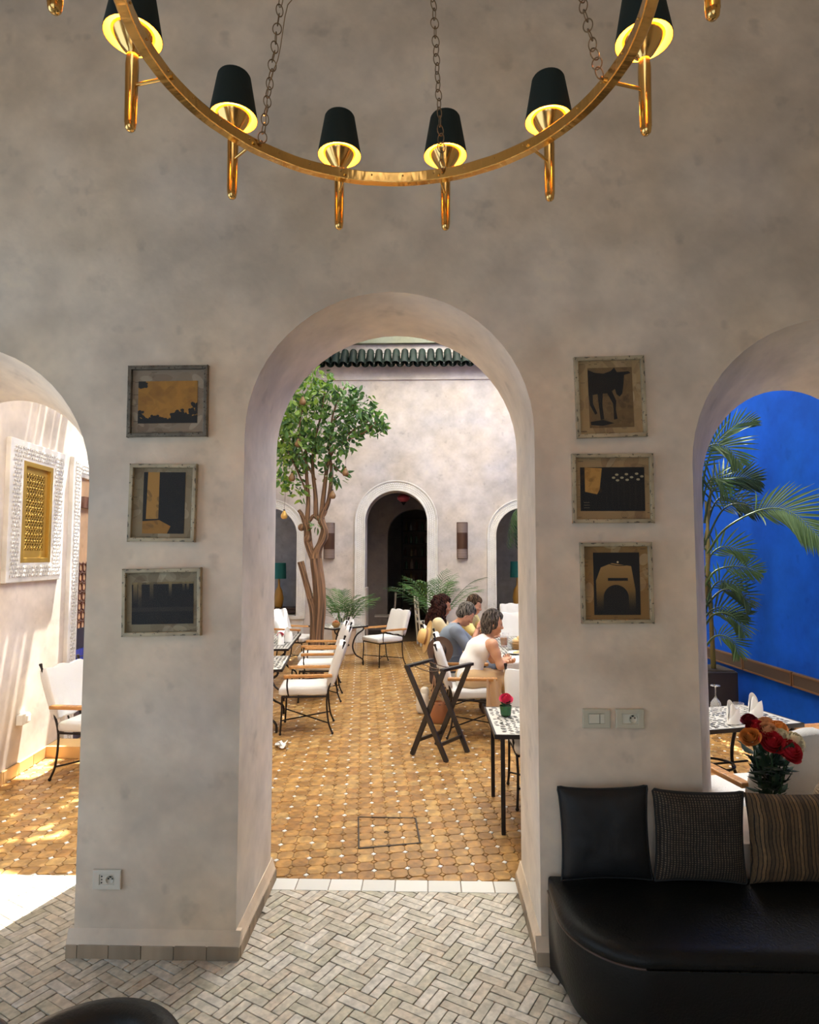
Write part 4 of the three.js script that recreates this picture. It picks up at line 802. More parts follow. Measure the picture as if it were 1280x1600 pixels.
  // tile skirting along the wall foot
  const sk = struct('baseboard_west', westGroup(new THREE.Mesh(), -3.3, 0) && T(bx(4.2, 0.09, 0.008, 2.1, 0.045, 0.004), 0, 0, 0), M.groutYellow); sk.position.set(LEFT(-3.3), 0, -3.3); sk.rotation.y = Math.atan2(1, -0.09);
  const tm = [std([0.62, 0.38, 0.16], 0.45), std([0.68, 0.44, 0.20], 0.45), std([0.58, 0.34, 0.14], 0.45)];
  for (let i = 0; i < 21; i++) part('skirting_tile', bx(0.196, 0.086, 0.014, 0.1 + i * 0.2, 0.045, 0.008, 0.003), tm[i % 3], sk);
  // white outlet box catching the sun
  const ob = westGroup(thing('outlet_box', 'small white outlet box low on the sunlit left wall', 'socket', [0, 0, 0]), -4.70, 0.36);
  part('box', bx(0.11, 0.075, 0.045, 0, 0.04, 0.025, 0.006), std([0.85, 0.85, 0.83], 0.4), ob); part('flap', bx(0.05, 0.05, 0.012, 0.02, 0.04, 0.052, 0.004), std([0.85, 0.85, 0.83], 0.4), ob);
}
// ---------- east wall: band of brown tiles ----------
{
  const g = struct('trim_band', T(bx(3.9, 0.12, 0.02, 1.95, 0.06, 0.01), 0, 0, 0), std([0.05, 0.03, 0.02], 0.7)); g.position.set(RIGHT(-7.15), 0.49, -7.15); g.rotation.y = Math.atan2(-1, 0.04);
  const face = std([0.05, 0.034, 0.027], 0.5), edge = std([0.13, 0.062, 0.028], 0.45);
  for (let i = 0; i < 5; i++) {
    const x = 0.02 + i * 0.78 + 0.38;
    const t = part('band_tile', bx(0.755, 0.118, 0.03, x, 0.06, 0.018, 0.004), face, g);
    part('border', [bx(0.755, 0.014, 0.008, x, 0.113, 0.034), bx(0.755, 0.014, 0.008, x, 0.007, 0.034), bx(0.012, 0.118, 0.008, x - 0.375, 0.06, 0.034), bx(0.012, 0.118, 0.008, x + 0.375, 0.06, 0.034)], edge, t);
  }
}
// ---------- hatch in the paving ----------
{
  const c = [[-0.426, -4.01], [-0.075, -4.005], [-0.043, -3.668], [-0.378, -3.592]];
  const h = thing('floor_hatch', 'square iron rimmed hatch let into the ochre paving', 'hatch', [0, 0, 0]);
  const m = std([0.05, 0.035, 0.025], 0.6, 0.4);
  for (let i = 0; i < 4; i++) { const a = c[i], b = c[(i + 1) % 4]; part('rim', bar([a[0], 0.0, a[1]], [b[0], 0.0, b[1]], i === 2 ? 0.012 : 0.009, 0.008), m, h); }
  part('lift_ring', [T(new THREE.TorusGeometry(0.012, 0.0025, 6, 16), -0.24, 0.002, -3.80, Math.PI / 2, 0, 0)], m, h);
}
// ---------- slatted shade over the west strip ----------
{
  reseed(81);
  const p = thing('pergola', 'slatted timber shade high over the left side of the courtyard', 'pergola', [0, 5.6, 0]);
  const m = std([0.35, 0.26, 0.17], 0.8);
  // solid boards and the gaps between them; x across the strip, z along it
  const gaps = [[-4.75, -3.40], [-5.385, -5.37], [-5.505, -5.49], [-5.61, -5.58], [-5.735, -5.72], [-5.85, -5.82], [-6.42, -5.95], [-6.9, -6.87], [-7.6, -7.45], [-8.3, -8.25], [-9.2, -9.0], [-10.3, -10.1], [-11, -10.8]].sort((a, b) => b[0] - a[0]);
  let z = -3.25;
  for (const [a, b] of [...gaps, [-11.8, -11.8]]) { const xw = LEFT(z) + 0.03, g = bx(-2.34 - xw, 0.03, z - b, (xw - 2.34) / 2, 0, (z + b) / 2); if (z - b > 0.004) part('board', g, m, p); z = a; }
  part('beam', bx(0.08, 0.12, 8.6, -2.34, -0.08, -7.6), m, p);
}
// ---------- iron armchairs and mosaic tables ----------
const fabricBump = tex(256, (u, v) => 0.5 + 0.25 * Math.sin(u * 6.2832 * 40) * Math.sin(v * 6.2832 * 40) + (fbm(u * 8, v * 8, 8, 3) - 0.5) * 0.6, false);
const whiteCloth = std([0.68, 0.67, 0.655], 0.9, 0, { bumpMap: REP(fabricBump, 3), bumpScale: 0.003 });
const woodTex = tex(256, (u, v) => { const k = 0.8 + (fbm(u * 4, v * 40, 40, 4, 5) - 0.5) * 0.5; return [k, k * 0.96, k * 0.9]; });
const armWood = std([0.72, 0.38, 0.14], 0.42, 0, { map: REP(woodTex, 4) });
function softBox(w, h, d, r, seed, amp = 0.012, folds = 0) {
  const g = new RoundedBoxGeometry(w, h, d, 5, r); const p = g.attributes.position;
  const q = mergeVertices(new THREE.BoxGeometry(w, h, d, 12, 4, 12)); 
  const gg = new THREE.BoxGeometry(w, h, d, 14, 6, 14), pp = gg.attributes.position;
  for (let i = 0; i < pp.count; i++) {
    let x = pp.getX(i), y = pp.getY(i), z = pp.getZ(i);
    const cl = (v, s) => Math.max(-(s / 2 - r), Math.min(s / 2 - r, v)), cx = cl(x, w), cy = cl(y, h), cz = cl(z, d), v = V(x - cx, y - cy, z - cz);
    if (v.length() > 1e-6) v.setLength(Math.min(r, v.length() * 1.0)); x = cx + v.x; y = cy + v.y; z = cz + v.z;
    const n = (fbm(x * 9 + 20 + seed, z * 9 + y * 7 + 20, 4096, 3, seed) - 0.5) * amp * 2 + (folds ? Math.sin(x * folds + z * folds * 0.4 + seed) * amp * 0.4 : 0);
    const L = Math.hypot(x / w, y / h, z / d) || 1; pp.setXYZ(i, x + x / w / L * n * 0.4, y + y / h / L * n, z + z / d / L * n * 0.5);
  }
  const out = mergeVertices((gg.deleteAttribute('normal'), gg.deleteAttribute('uv'), gg), 1e-5); out.computeVertexNormals(); return planarUV(out);
}
function makeChair(label, pos, turn) {
  const c = thing('iron_armchair', label, 'chair', pos, turn);
  const W = 0.215, D = 0.20, S = 0.335, r = 0.0085;
  const ball = (x, y, z, q = 0.0125) => sph(q, x, y, z, 8, 6);
  for (const s of [-1, 1]) {
    part('front_leg', [taperTube([[s * W, S, D], [s * (W - 0.004), 0.2, D + 0.002], [s * (W + 0.004), 0.01, D + 0.012]], [r, r, r], 8, 7), ball(s * (W + 0.004), 0.012, D + 0.012)], M.iron, c);
    part('rear_leg', [taperTube([[s * (W + 0.004), 0.01, -D - 0.05], [s * W, 0.12, -D - 0.012], [s * W, S, -D], [s * W, 0.52, -D - 0.055], [s * W, 0.80, -D - 0.150]], [r, r, r, r, r], 18, 7), ball(s * (W + 0.004), 0.012, -D - 0.05), taperTube([[s * W, 0.79, -D - 0.147], [s * W, 0.815, -D - 0.155], [s * W, 0.822, -D - 0.157]], [0.008, 0.013, 0.009], 4, 7)], M.iron, c);
    part('arm_support', taperTube([[s * W, S - 0.005, D - 0.06], [s * (W + 0.02), 0.43, D - 0.045], [s * (W + 0.022), 0.515, D - 0.05]], [0.0075, 0.0075, 0.0075], 8, 7), M.iron, c);
    const arm = extr([[-0.02, -0.24], [0.02, -0.24], [0.021, 0.06], [0.026, 0.13], [0.026, 0.165], [0.014, 0.18], [-0.014, 0.18], [-0.026, 0.165], [-0.026, 0.13], [-0.021, 0.06]], 0.014, 0.006); arm.rotateX(-Math.PI / 2); arm.rotateY(Math.PI); 
    part('armrest', [planarUV(T(arm, s * (W + 0.022), 0.515, 0.0)), rod([s * (W + 0.022) - 0.024, 0.514, 0.168], [s * (W + 0.022) + 0.024, 0.514, 0.168], 0.013, 10)], armWood, c);
  }
  part('stretcher', rod([-W, 0.13, D], [W, 0.10, -D - 0.012], 0.0065), M.iron, c); part('stretcher', rod([W, 0.13, D], [-W, 0.10, -D - 0.012], 0.0065), M.iron, c);
  part('seat_frame', [rod([-W, S, D], [W, S, D], r), rod([-W, S, -D], [W, S, -D], r), rod([-W, S, -D], [-W, S, D], r), rod([W, S, -D], [W, S, D], r)], M.iron, c);
  part('back_frame', [rod([-W, 0.47, -D - 0.04], [W, 0.47, -D - 0.04], 0.007), rod([-0.07, S, -D], [-0.07, 0.74, -D - 0.13], 0.006), rod([0.07, S, -D], [0.07, 0.74, -D - 0.13], 0.006), rod([-W, 0.75, -D - 0.133], [W, 0.75, -D - 0.133], 0.007)], M.iron, c);
  part('seat_cushion', T(softBox(0.455, 0.072, 0.44, 0.026, 3, 0.007), 0, S + 0.044, 0.012), whiteCloth, c);
  const b = softBox(0.452, 0.375, 0.075, 0.03, 9, 0.016, 30); b.applyMatrix4(new THREE.Matrix4().makeRotationX(-0.31)); part('back_cushion', T(b, 0, 0.605, -D - 0.078), whiteCloth, c);
  return c;
}
function shards(w, d, y, step) {                                     // broken black tile pieces set in a white top
  const g = [];
  for (let z = -d / 2 + step / 2; z < d / 2; z += step) for (let x = -w / 2 + step / 2; x < w / 2; x += step) {
    if (rnd() < 0.06) continue;
    const cx = x + rr(-0.2, 0.2) * step, cz = z + rr(-0.2, 0.2) * step, a = rnd() * 6.28, k = 3 + Math.floor(rnd() * 3), L = step * rr(0.38, 0.58), e = rr(0.45, 0.8), pts = [];
    for (let i = 0; i < k; i++) { const t = i / k * 6.283 + rr(-0.3, 0.3), px = Math.cos(t) * L, pz = Math.sin(t) * L * e; pts.push([cx + px * Math.cos(a) - pz * Math.sin(a), cz + px * Math.sin(a) + pz * Math.cos(a)]); }
    if (pts.some(([q, s]) => Math.abs(q) > w / 2 - 0.004 || Math.abs(s) > d / 2 - 0.004)) continue;
    g.push(paverGeo(pts, 0.003, 0.0006, y));
  }
  return g;
}
const mosaicWhite = std([0.56, 0.54, 0.49], 0.4), mosaicBlack = std([0.022, 0.022, 0.022], 0.3);
function makeTable(label, pos, turn, w, d, h = 0.575, straight = false) {
  const t = thing('mosaic_table', label, 'table', pos, turn);
  part('tabletop', bx(w - 0.016, 0.016, d - 0.016, 0, h - 0.009, 0), mosaicWhite, t);
  stuffPart('mosaic_shards', shards(w - 0.03, d - 0.03, h + 0.0005, 0.036), mosaicBlack, t);
  part('iron_rim', [bx(w, 0.024, 0.012, 0, h - 0.012, d / 2 - 0.004), bx(w, 0.024, 0.012, 0, h - 0.012, -d / 2 + 0.004), bx(0.012, 0.024, d, w / 2 - 0.004, h - 0.012, 0), bx(0.012, 0.024, d, -w / 2 + 0.004, h - 0.012, 0)], M.iron, t);
  const a = w / 2 - 0.05, b = d / 2 - 0.05;
  for (const sx of [-1, 1]) for (const sz of [-1, 1]) part('leg', straight ? [bx(0.024, h - 0.02, 0.024, sx * a, (h - 0.02) / 2, sz * b, 0.003)] : [tube([[sx * a, h - 0.02, sz * b], [sx * a, h - 0.06, sz * b], [sx * (a - 0.10), h - 0.14, sz * (b - 0.04)], [sx * (a - 0.15), h * 0.5, sz * (b - 0.06)], [sx * (a - 0.11), 0.16, sz * (b - 0.04)], [sx * (a - 0.01), 0.085, sz * b], [sx * a, 0.0, sz * b]], 0.011, 28, 8)], M.iron, t);
  part('ring_brace', straight ? [-1, 1].map((q) => bx(0.016, 0.05, d - 0.1, q * a, h - 0.045, 0)) : [T(new THREE.TorusGeometry(Math.min(a, b) * 0.62, 0.008, 6, 28), 0, h * 0.5, 0, Math.PI / 2, 0, 0), rod([-(a - 0.15), h * 0.5, 0], [a - 0.15, h * 0.5, 0], 0.007), rod([0, h * 0.5, -(b - 0.06)], [0, h * 0.5, b - 0.06], 0.007)], M.iron, t);
  return t;
}
reseed(91);
const chairA = makeChair('white cushioned iron armchair nearest the middle arch on the left, facing the left tables', [-1.13, 0, -6.0], -Math.PI / 2 + 0.12);
const placeChair = (label, x, z, turn) => copyOf(chairA, label, [x, 0, z], turn);
placeChair('white iron armchair behind the nearest one on the left side of the middle arch', -1.22, -7.25, -Math.PI / 2 + 0.1);
placeChair('white iron armchair third in the left row, in front of the tree trunk', -1.33, -7.86, -Math.PI / 2 + 0.06);
placeChair('white iron armchair half hidden behind the tree trunk', -1.95, -9.55, Math.PI / 2 - 0.3);
placeChair('white iron armchair facing left beside the potted palm and the dark doorway', -0.66, -9.50, -0.9);
placeChair('white iron armchair against the sunlit wall in the left arch', -2.42, -4.77, Math.PI / 2 - 0.08);
placeChair('white iron armchair under the woman in the white top', 0.42, -5.9, Math.PI / 2);
placeChair('white iron armchair under the grey haired man, with hats on its back', 0.42, -6.68, Math.PI / 2);
placeChair('white iron armchair under the woman with long dark curls', 0.30, -7.42, Math.PI / 2);
placeChair('white iron armchair with a tall covered back at the far side of the rose table', 0.78, -4.34, 0);
placeChair('white iron armchair half hidden by the right jamb, near side of the rose table', 0.80, -3.50, Math.PI);
placeChair('white iron armchair seen from behind through the right arch, past the roses', 1.68, -3.40, Math.PI + 0.2);
placeChair('white iron armchair at the far right edge in front of the blue wall', 2.50, -3.95, -Math.PI / 2 + 0.25);
placeChair('white iron armchair behind the drinks on the busy table', 1.12, -8.85, 0.0);
placeChair('farthest white iron armchair before the right hand window of the far wall', 1.48, -10.6, 0.1);
const tables = {
  rose: makeTable('mosaic topped table with one pink rose, beside the right jamb', [0.745, 0, -4.08], 0, 0.72, 0.68, 0.575, true),
  right: makeTable('mosaic topped table with napkins and glasses in the right arch', [1.80, 0, -4.17], 0.27, 0.92, 0.50),
  party: makeTable('long mosaic table with drinks where the group is sitting', [1.10, 0, -7.25], 0.03, 0.76, 1.95),
  palm: makeTable('mosaic table turned cornerwise before the left potted palm', [-1.31, 0, -9.42], 0.80, 0.62, 0.62),
  leftFar: makeTable('mosaic table with napkins and a rose, cut by the left jamb', [-1.96, 0, -7.73], 0.10, 0.72, 1.42),
  leftNear: makeTable('bare mosaic table next to the nearest white armchair', [-1.72, 0, -6.15], 0.13, 0.72, 0.80),
};
// ---------- lantern tree ----------
function strip(L, w, bend, side = 0) {                               // one leaflet: a narrow pointed blade along +y that droops towards -z
  const pos = [], n = 4, row = (t) => { const ww = w * Math.sin(Math.PI * (0.12 + 0.88 * t)) * (t < 0.5 ? 1 : 1) , y = L * t, z = -bend * L * t * t, x = side * L * t * t; return [[x - ww / 2, y, z], [x, y, z - ww * 0.25], [x + ww / 2, y, z]]; };
  for (let i = 0; i < n; i++) { const a = row(i / n), b = row((i + 1) / n); for (const k of [0, 1]) pos.push(...a[k], ...a[k + 1], ...b[k], ...b[k], ...a[k + 1], ...b[k + 1]); }
  const g = new THREE.BufferGeometry(); g.setAttribute('position', new THREE.Float32BufferAttribute(pos, 3)); g.computeVertexNormals(); return prep(g);
}
const alongY = (dir, roll = 0) => { const y = dir.clone().normalize(), ref = Math.abs(y.y) > 0.95 ? V(1, 0, 0) : V(0, 1, 0), z = ref.clone().addScaledVector(y, -ref.dot(y)).normalize(), x = y.clone().cross(z); return new THREE.Matrix4().makeBasis(x, y, z).multiply(new THREE.Matrix4().makeRotationY(roll)); };
{
  reseed(121);
  const t = thing('courtyard_tree', 'slender tree with a forked trunk growing on the left of the courtyard', 'tree', [0, 0, 0]);
  const Z = -8.36, P = (l) => l.map(([x, y, z = 0]) => [x, y, Z + z]);
  const barkT = tex(256, (u, v) => { const k = 0.72 + (fbm(u * 24, v * 4, 24, 4, 3) - 0.5) * 0.9; return [k, k * 0.94, k * 0.86]; });
  const bark = std([0.36, 0.225, 0.145], 0.85, 0, { map: REP(barkT, 1), bumpMap: REP(barkT, 1), bumpScale: 0.012 });
  const br = (l, r, seg = 30, rad = 9) => taperTube(P(l), r, seg, rad);
  part('trunk', [
    br([[-1.44, 0], [-1.44, 0.3], [-1.435, 0.55], [-1.41, 0.93], [-1.425, 1.25], [-1.465, 1.56], [-1.44, 1.68, 0.01], [-1.38, 1.80], [-1.355, 1.93], [-1.40, 2.07], [-1.36, 2.2]], [0.10, 0.085, 0.08, 0.085, 0.085, 0.08, 0.065, 0.062, 0.058, 0.05, 0.045], 60, 12),
    br([[-1.48, 0.15, 0.03], [-1.485, 0.78, 0.03], [-1.53, 1.04, 0.03], [-1.60, 1.3, 0.03], [-1.66, 1.52, 0.03]], [0.06, 0.045, 0.042, 0.04, 0.045], 30, 10),
    br([[-1.46, 1.52], [-1.535, 1.66], [-1.57, 1.79], [-1.58, 1.92], [-1.60, 2.02]], [0.07, 0.05, 0.055, 0.05, 0.05], 20, 10),
    sph(0.05, -1.655, 1.97, Z + 0.02, 10, 8), sph(0.055, -1.57, 1.82, Z + 0.02, 10, 8), sph(0.05, -1.40, 2.08, Z, 10, 8),
  ], bark, t);
  const main = [
    [[-1.59, 2.0], [-1.575, 2.33], [-1.60, 2.66], [-1.615, 3.0], [-1.70, 3.35], [-1.75, 3.75]], [[-1.60, 2.0], [-1.66, 2.14], [-1.70, 2.2]], [[-1.42, 2.08], [-1.50, 2.12], [-1.55, 2.06], [-1.60, 1.99]],
    [[-1.47, 2.1], [-1.48, 2.4], [-1.52, 2.75], [-1.50, 3.1], [-1.42, 3.45], [-1.36, 3.85]], [[-1.40, 2.1], [-1.36, 2.5], [-1.31, 2.85], [-1.20, 3.05], [-1.0, 3.25], [-0.78, 3.38]], [[-1.36, 2.18], [-1.30, 2.35], [-1.27, 2.7], [-1.30, 3.05], [-1.25, 3.5], [-1.1, 3.85]],
    [[-1.58, 2.4], [-1.70, 2.7, 0.1], [-1.82, 2.95, 0.12], [-1.95, 3.2, 0.1]], [[-1.60, 2.7], [-1.75, 2.95, -0.1], [-1.9, 3.15, -0.2]], [[-1.48, 2.6], [-1.62, 2.9, 0.15], [-1.66, 3.25, 0.2], [-1.6, 3.6, 0.2]], [[-1.22, 3.02], [-1.08, 3.10, 0.1], [-0.95, 3.15, 0.1]], [[-1.25, 3.4], [-1.0, 3.6], [-0.85, 3.72]], [[-1.0, 3.25], [-0.85, 3.2, 0.1], [-0.66, 3.36, 0.1]], [[-1.3, 2.85], [-1.2, 2.75, 0.05], [-1.12, 2.68, 0.05]],
  ];
  main.forEach((l, i) => part('branch', br(l, i < 6 ? [0.036, 0.029, 0.023, 0.018, 0.013, 0.008].slice(0, l.length) : [0.015, 0.011, 0.008, 0.005].slice(0, l.length), 26, 8), bark, t));
  const blobs = [[-1.78, 3.5, 0.05, 0.28, 150], [-1.5, 3.82, 0, 0.3, 150], [-1.2, 3.72, 0, 0.26, 95], [-0.93, 3.62, 0, 0.24, 90], [-0.72, 3.38, 0, 0.18, 70], [-1.75, 3.1, 0.05, 0.3, 150], [-1.42, 3.3, 0, 0.28, 120], [-1.12, 3.2, 0, 0.24, 85], [-1.86, 2.72, 0.05, 0.24, 80], [-1.22, 2.72, 0, 0.17, 40], [-1.55, 2.95, 0.1, 0.25, 70], [-1.72, 2.45, 0.1, 0.16, 26], [-0.98, 3.38, 0.05, 0.22, 60], [-1.25, 3.02, 0.1, 0.2, 40], [-1.45, 2.0, 0.1, 0.07, 8], [-0.62, 3.3, 0, 0.08, 14], [-1.95, 3.3, -0.1, 0.3, 110]];
  const lm = [leafMat([0.06, 0.16, 0.022], 0.4), leafMat([0.11, 0.25, 0.03], 0.45), leafMat([0.03, 0.095, 0.02]), leafMat([0.24, 0.40, 0.04], 0.55)];  // last tone paints sunshine into the upper left leaves
  const variants = [leafGeo(1, 1.15, 0.2), leafGeo(1, 0.95, 0.35), leafGeo(1, 1.3, 0.1)];
  const all = [], rest = lm.map(() => []);
  for (const [x, y, z, r, n] of blobs) for (let k = 0; k < n * 1.55; k++) {
    const d = V(rr(-1, 1), rr(-1, 1), rr(-1, 1)); if (d.length() > 1) { k--; continue; }
    const p = V(x + d.x * r, y + d.y * r, Z + z + d.z * r * 1.2), dir = V(d.x * 0.7 + rr(-0.6, 0.6), rr(-1.1, 0.35), rr(-0.6, 0.8)), s = rr(0.075, 0.12);
    const m = new THREE.Matrix4().makeTranslation(p.x, p.y, p.z).multiply(alongY(dir, rnd() * 6.28)).multiply(new THREE.Matrix4().makeScale(s, s, s));
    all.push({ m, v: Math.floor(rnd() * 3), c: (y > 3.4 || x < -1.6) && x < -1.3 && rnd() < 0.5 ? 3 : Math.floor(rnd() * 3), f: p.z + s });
  }
  all.sort((a, b) => b.f - a.f);
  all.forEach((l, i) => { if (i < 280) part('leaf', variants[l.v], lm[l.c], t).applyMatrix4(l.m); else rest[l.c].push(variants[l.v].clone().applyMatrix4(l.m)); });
  rest.forEach((g, i) => stuffPart('foliage', g, lm[i], t));
  const gourd = std([0.20, 0.11, 0.045], 0.55), goldG = std([0.62, 0.38, 0.10], 0.35, 0.4);
  const gp = lathe([[0, -0.055], [0.03, -0.05], [0.044, -0.025], [0.042, 0.0], [0.028, 0.025], [0.016, 0.045], [0.010, 0.06], [0, 0.062]], 16);
  const lant = [
    ['brown gourd lantern highest in the tree among bright leaves', -1.60, 3.585, 0.32, gourd, 3.8], ['brown gourd lantern hanging lowest on the right of the tree crown', -1.07, 2.69, 0.1, gourd, 3.1], ['brown gourd lantern beside the right hand upright branches', -1.235, 2.39, 0.12, gourd, 2.9],
    ['brown gourd lantern in the left part of the crown, left of the main stems', -1.75, 2.61, 0.22, gourd, 2.95], ['shiny gold bulb lantern hanging before the left arched window', -1.87, 2.13, 0.1, goldG, 2.8], ['pale brown gourd lantern in mid crown between the stems', -1.66, 3.04, 0.3, gourd, 3.3],
  ];
  for (const [label, x, y, z, m, top] of lant) { const l = thing('gourd_lantern', label, 'lantern', [x, y, Z + z]); part('gourd', gp, m, l); part('hanging_wire', rod([0, 0.06, 0], [0.01, top - y, -z * 0.8], 0.0022, 5), M.iron, l); part('stem_cap', lathe([[0.012, 0.052], [0.013, 0.07], [0, 0.074]], 8), M.iron, l); }
}
// ---------- palms ----------
function frond(pts, r0, nPairs, leafLen, w, m, parent, opts = {}) {  // stalk with paired leaflets along its outer part
  const c = curve(pts), { from = 0.3, pieces = false, droop = 0.35, open = 1.0, roll = 0 } = opts, stalk = taperTube(pts, [r0, r0 * 0.8, r0 * 0.55, r0 * 0.3, r0 * 0.12], 24, 6, false), leaves = [];
  for (let i = 0; i < nPairs; i++) for (const s of [-1, 1]) {
    const t = from + (1 - from) * (i + 0.5 * (s > 0)) / nPairs, p = c.getPoint(Math.min(1, t)), tan = c.getTangent(Math.min(1, t)), up0 = V(0, 1, 0), sideV = tan.clone().cross(up0).normalize();
    if (roll) sideV.applyAxisAngle(tan, roll);
    if (opts.face) sideV.copy(tan).cross(opts.face).normalize();
    const k = (t - from) / (1 - from), ang = open * (1.15 - 0.75 * k), len = leafLen * Math.sin(Math.PI * (0.18 + 0.78 * k)) * rr(0.9, 1.08) + leafLen * 0.12;
    const dir = tan.clone().multiplyScalar(Math.cos(ang)).addScaledVector(sideV, s * Math.sin(ang)).addScaledVector(V(0, 1, 0), 0.18 - droop * 0.3 + rr(-0.06, 0.06));
    const g = strip(len, w * rr(0.85, 1.1), droop * rr(0.6, 1.3));
    const y = dir.clone().normalize(), x = tan.clone().addScaledVector(y, -tan.dot(y)).normalize(), z = x.clone().cross(y); if (z.y < 0) { z.negate(); x.negate(); }
    leaves.push(g.applyMatrix4(new THREE.Matrix4().makeBasis(x, y, z).setPosition(p)));
  }
  const f = part('frond', pieces ? stalk : [stalk, ...leaves], m, parent);
  if (pieces) leaves.forEach((g) => part('leaflet', g, m, f));
  return f;
}
{
  reseed(131);
  const pg = [leafMat([0.03, 0.085, 0.022]), leafMat([0.05, 0.12, 0.028]), leafMat([0.016, 0.05, 0.018])];
  const pl = [leafMat([0.06, 0.17, 0.03]), leafMat([0.09, 0.23, 0.035]), leafMat([0.035, 0.11, 0.025])];
  const potM = std([0.62, 0.47, 0.32], 0.75);
  const potted = (label, pos, n, h, potH, potR, leaf, azBias) => {
    const p = thing('potted_palm', label, 'plant', pos);
    part('pot', lathe([[0, 0], [potR * 0.78, 0], [potR * 0.8, 0.02], [potR * 0.95, potH * 0.9], [potR * 1.04, potH * 0.9], [potR * 1.05, potH], [potR * 0.93, potH], [potR * 0.9, potH * 0.9], [0, potH * 0.9]], 26), potM, p);
    part('soil', lathe([[0, potH * 0.93], [potR * 0.9, potH * 0.9]], 20), std([0.03, 0.02, 0.012], 0.95), p);
    for (let i = 0; i < n; i++) {
      const a = azBias(i), e = rr(0.85, 1.5), L = rr(0.75, 1.05) * h, d = V(Math.sin(a) * Math.cos(e), Math.sin(e), Math.cos(a) * Math.cos(e)), s = V(0.05 * Math.sin(a), potH * 0.9, 0.05 * Math.cos(a)), out = V(Math.sin(a), 0, Math.cos(a));
      const q = (t, dr) => { const v = s.clone().addScaledVector(d, L * t).addScaledVector(out, L * dr * 0.55); v.y -= L * dr * 0.55; return [v.x, v.y, v.z]; };
      frond([q(0, 0), q(0.3, 0.02), q(0.55, 0.08), q(0.8, 0.20), q(1.0, 0.40)], 0.007, 15, 0.17 * leaf, 0.0125, pl[i % 3], p, { from: 0.25, droop: 0.45 });
    }
    return p;
  };
  potted('potted palm in a round beige planter to the left of the dark doorway', [-1.36, 0, -10.45], 22, 0.85, 0.46, 0.21, 1, (i) => i / 22 * 6.283 + rr(-0.2, 0.2));
  potted('potted palm with long arching fronds right of the dark doorway, behind the group', [0.16, 0, -10.9], 20, 1.15, 0.5, 0.19, 1.15, (i) => i / 20 * 6.283 + rr(-0.2, 0.2));
  // tall palm before the blue wall
  const t = thing('tall_palm', 'tall palm with arching fronds in a dark planter before the blue wall', 'palm', [0, 0, 0]);
  part('planter', [bx(0.40, 0.50, 0.40, 2.74, 0.25, -6.4, 0.015)], std([0.02, 0.017, 0.017], 0.5), t);
  part('soil', bx(0.36, 0.01, 0.36, 2.74, 0.503, -6.4), std([0.03, 0.02, 0.012], 0.95), t);
  const cane = std([0.16, 0.14, 0.05], 0.6);
  [[[2.70, 0.5, -6.38], [2.66, 1.0, -6.25], [2.61, 1.62, -6.0], [2.60, 2.1, -6.0]], [[2.78, 0.5, -6.36], [2.70, 1.1, -6.2], [2.62, 1.7, -6.05], [2.66, 2.3, -6.0]], [[2.66, 0.5, -6.45], [2.56, 1.2, -6.2], [2.52, 1.9, -6.05], [2.50, 2.4, -6.0]]].forEach((l) => part('cane', [taperTube(l, [0.026, 0.02, 0.018, 0.012], 30, 8), ...[0.2, 0.35, 0.5, 0.65].map((k) => { const p = curve(l).getPoint(k); return T(new THREE.TorusGeometry(0.021, 0.003, 5, 12), p.x, p.y, p.z, Math.PI / 2, 0, 0); })], cane, t));
  const bigF = (pts, n, len, w, m, o) => frond(pts, 0.012, n, len, w, m, t, { pieces: true, face: V(-0.42, 0.15, 0.9), ...o });
  bigF([[2.60, 1.62, -6.0], [2.66, 1.84, -5.75], [2.78, 1.98, -5.35], [2.86, 1.93, -5.05], [2.94, 1.66, -4.75]], 30, 0.30, 0.021, pg[1], { from: 0.45, droop: 0.3, open: 0.8 });
  bigF([[2.56, 2.1, -6.0], [2.58, 2.38, -5.95], [2.64, 2.62, -5.85], [2.76, 2.76, -5.75], [2.91, 2.79, -5.65]], 18, 0.20, 0.016, pg[0], { from: 0.4, droop: 0.2, open: 0.8 });
  bigF([[2.58, 1.9, -6.0], [2.62, 2.15, -5.95], [2.72, 2.28, -5.9], [2.86, 2.31, -5.85], [3.0, 2.27, -5.8]], 22, 0.24, 0.020, pg[2], { from: 0.3, droop: 0.35 });
  bigF([[2.54, 2.1, -6.0], [2.52, 2.4, -5.9], [2.54, 2.58, -5.75], [2.62, 2.55, -5.6], [2.70, 2.38, -5.5]], 20, 0.27, 0.022, pg[0], { from: 0.25, droop: 0.4 });
  bigF([[2.60, 1.3, -6.1], [2.66, 1.45, -6.0], [2.76, 1.50, -5.9], [2.88, 1.49, -5.85], [2.98, 1.44, -5.8]], 16, 0.17, 0.015, pg[1], { from: 0.4, droop: 0.35 });
  bigF([[2.62, 1.1, -6.15], [2.68, 1.25, -6.0], [2.76, 1.29, -5.95], [2.86, 1.25, -5.9], [2.93, 1.14, -5.9]], 16, 0.17, 0.015, pg[2], { from: 0.35, droop: 0.5 });
  bigF([[2.62, 0.9, -6.2], [2.66, 1.05, -6.05], [2.74, 1.07, -5.95], [2.82, 1.0, -5.9], [2.87, 0.88, -5.9]], 16, 0.17, 0.015, pg[0], { from: 0.3, droop: 0.5 });
  bigF([[2.64, 0.7, -6.25], [2.68, 0.84, -6.1], [2.74, 0.86, -6.0], [2.80, 0.80, -5.95], [2.84, 0.68, -5.95]], 16, 0.17, 0.015, pg[1], { from: 0.3, droop: 0.5 });
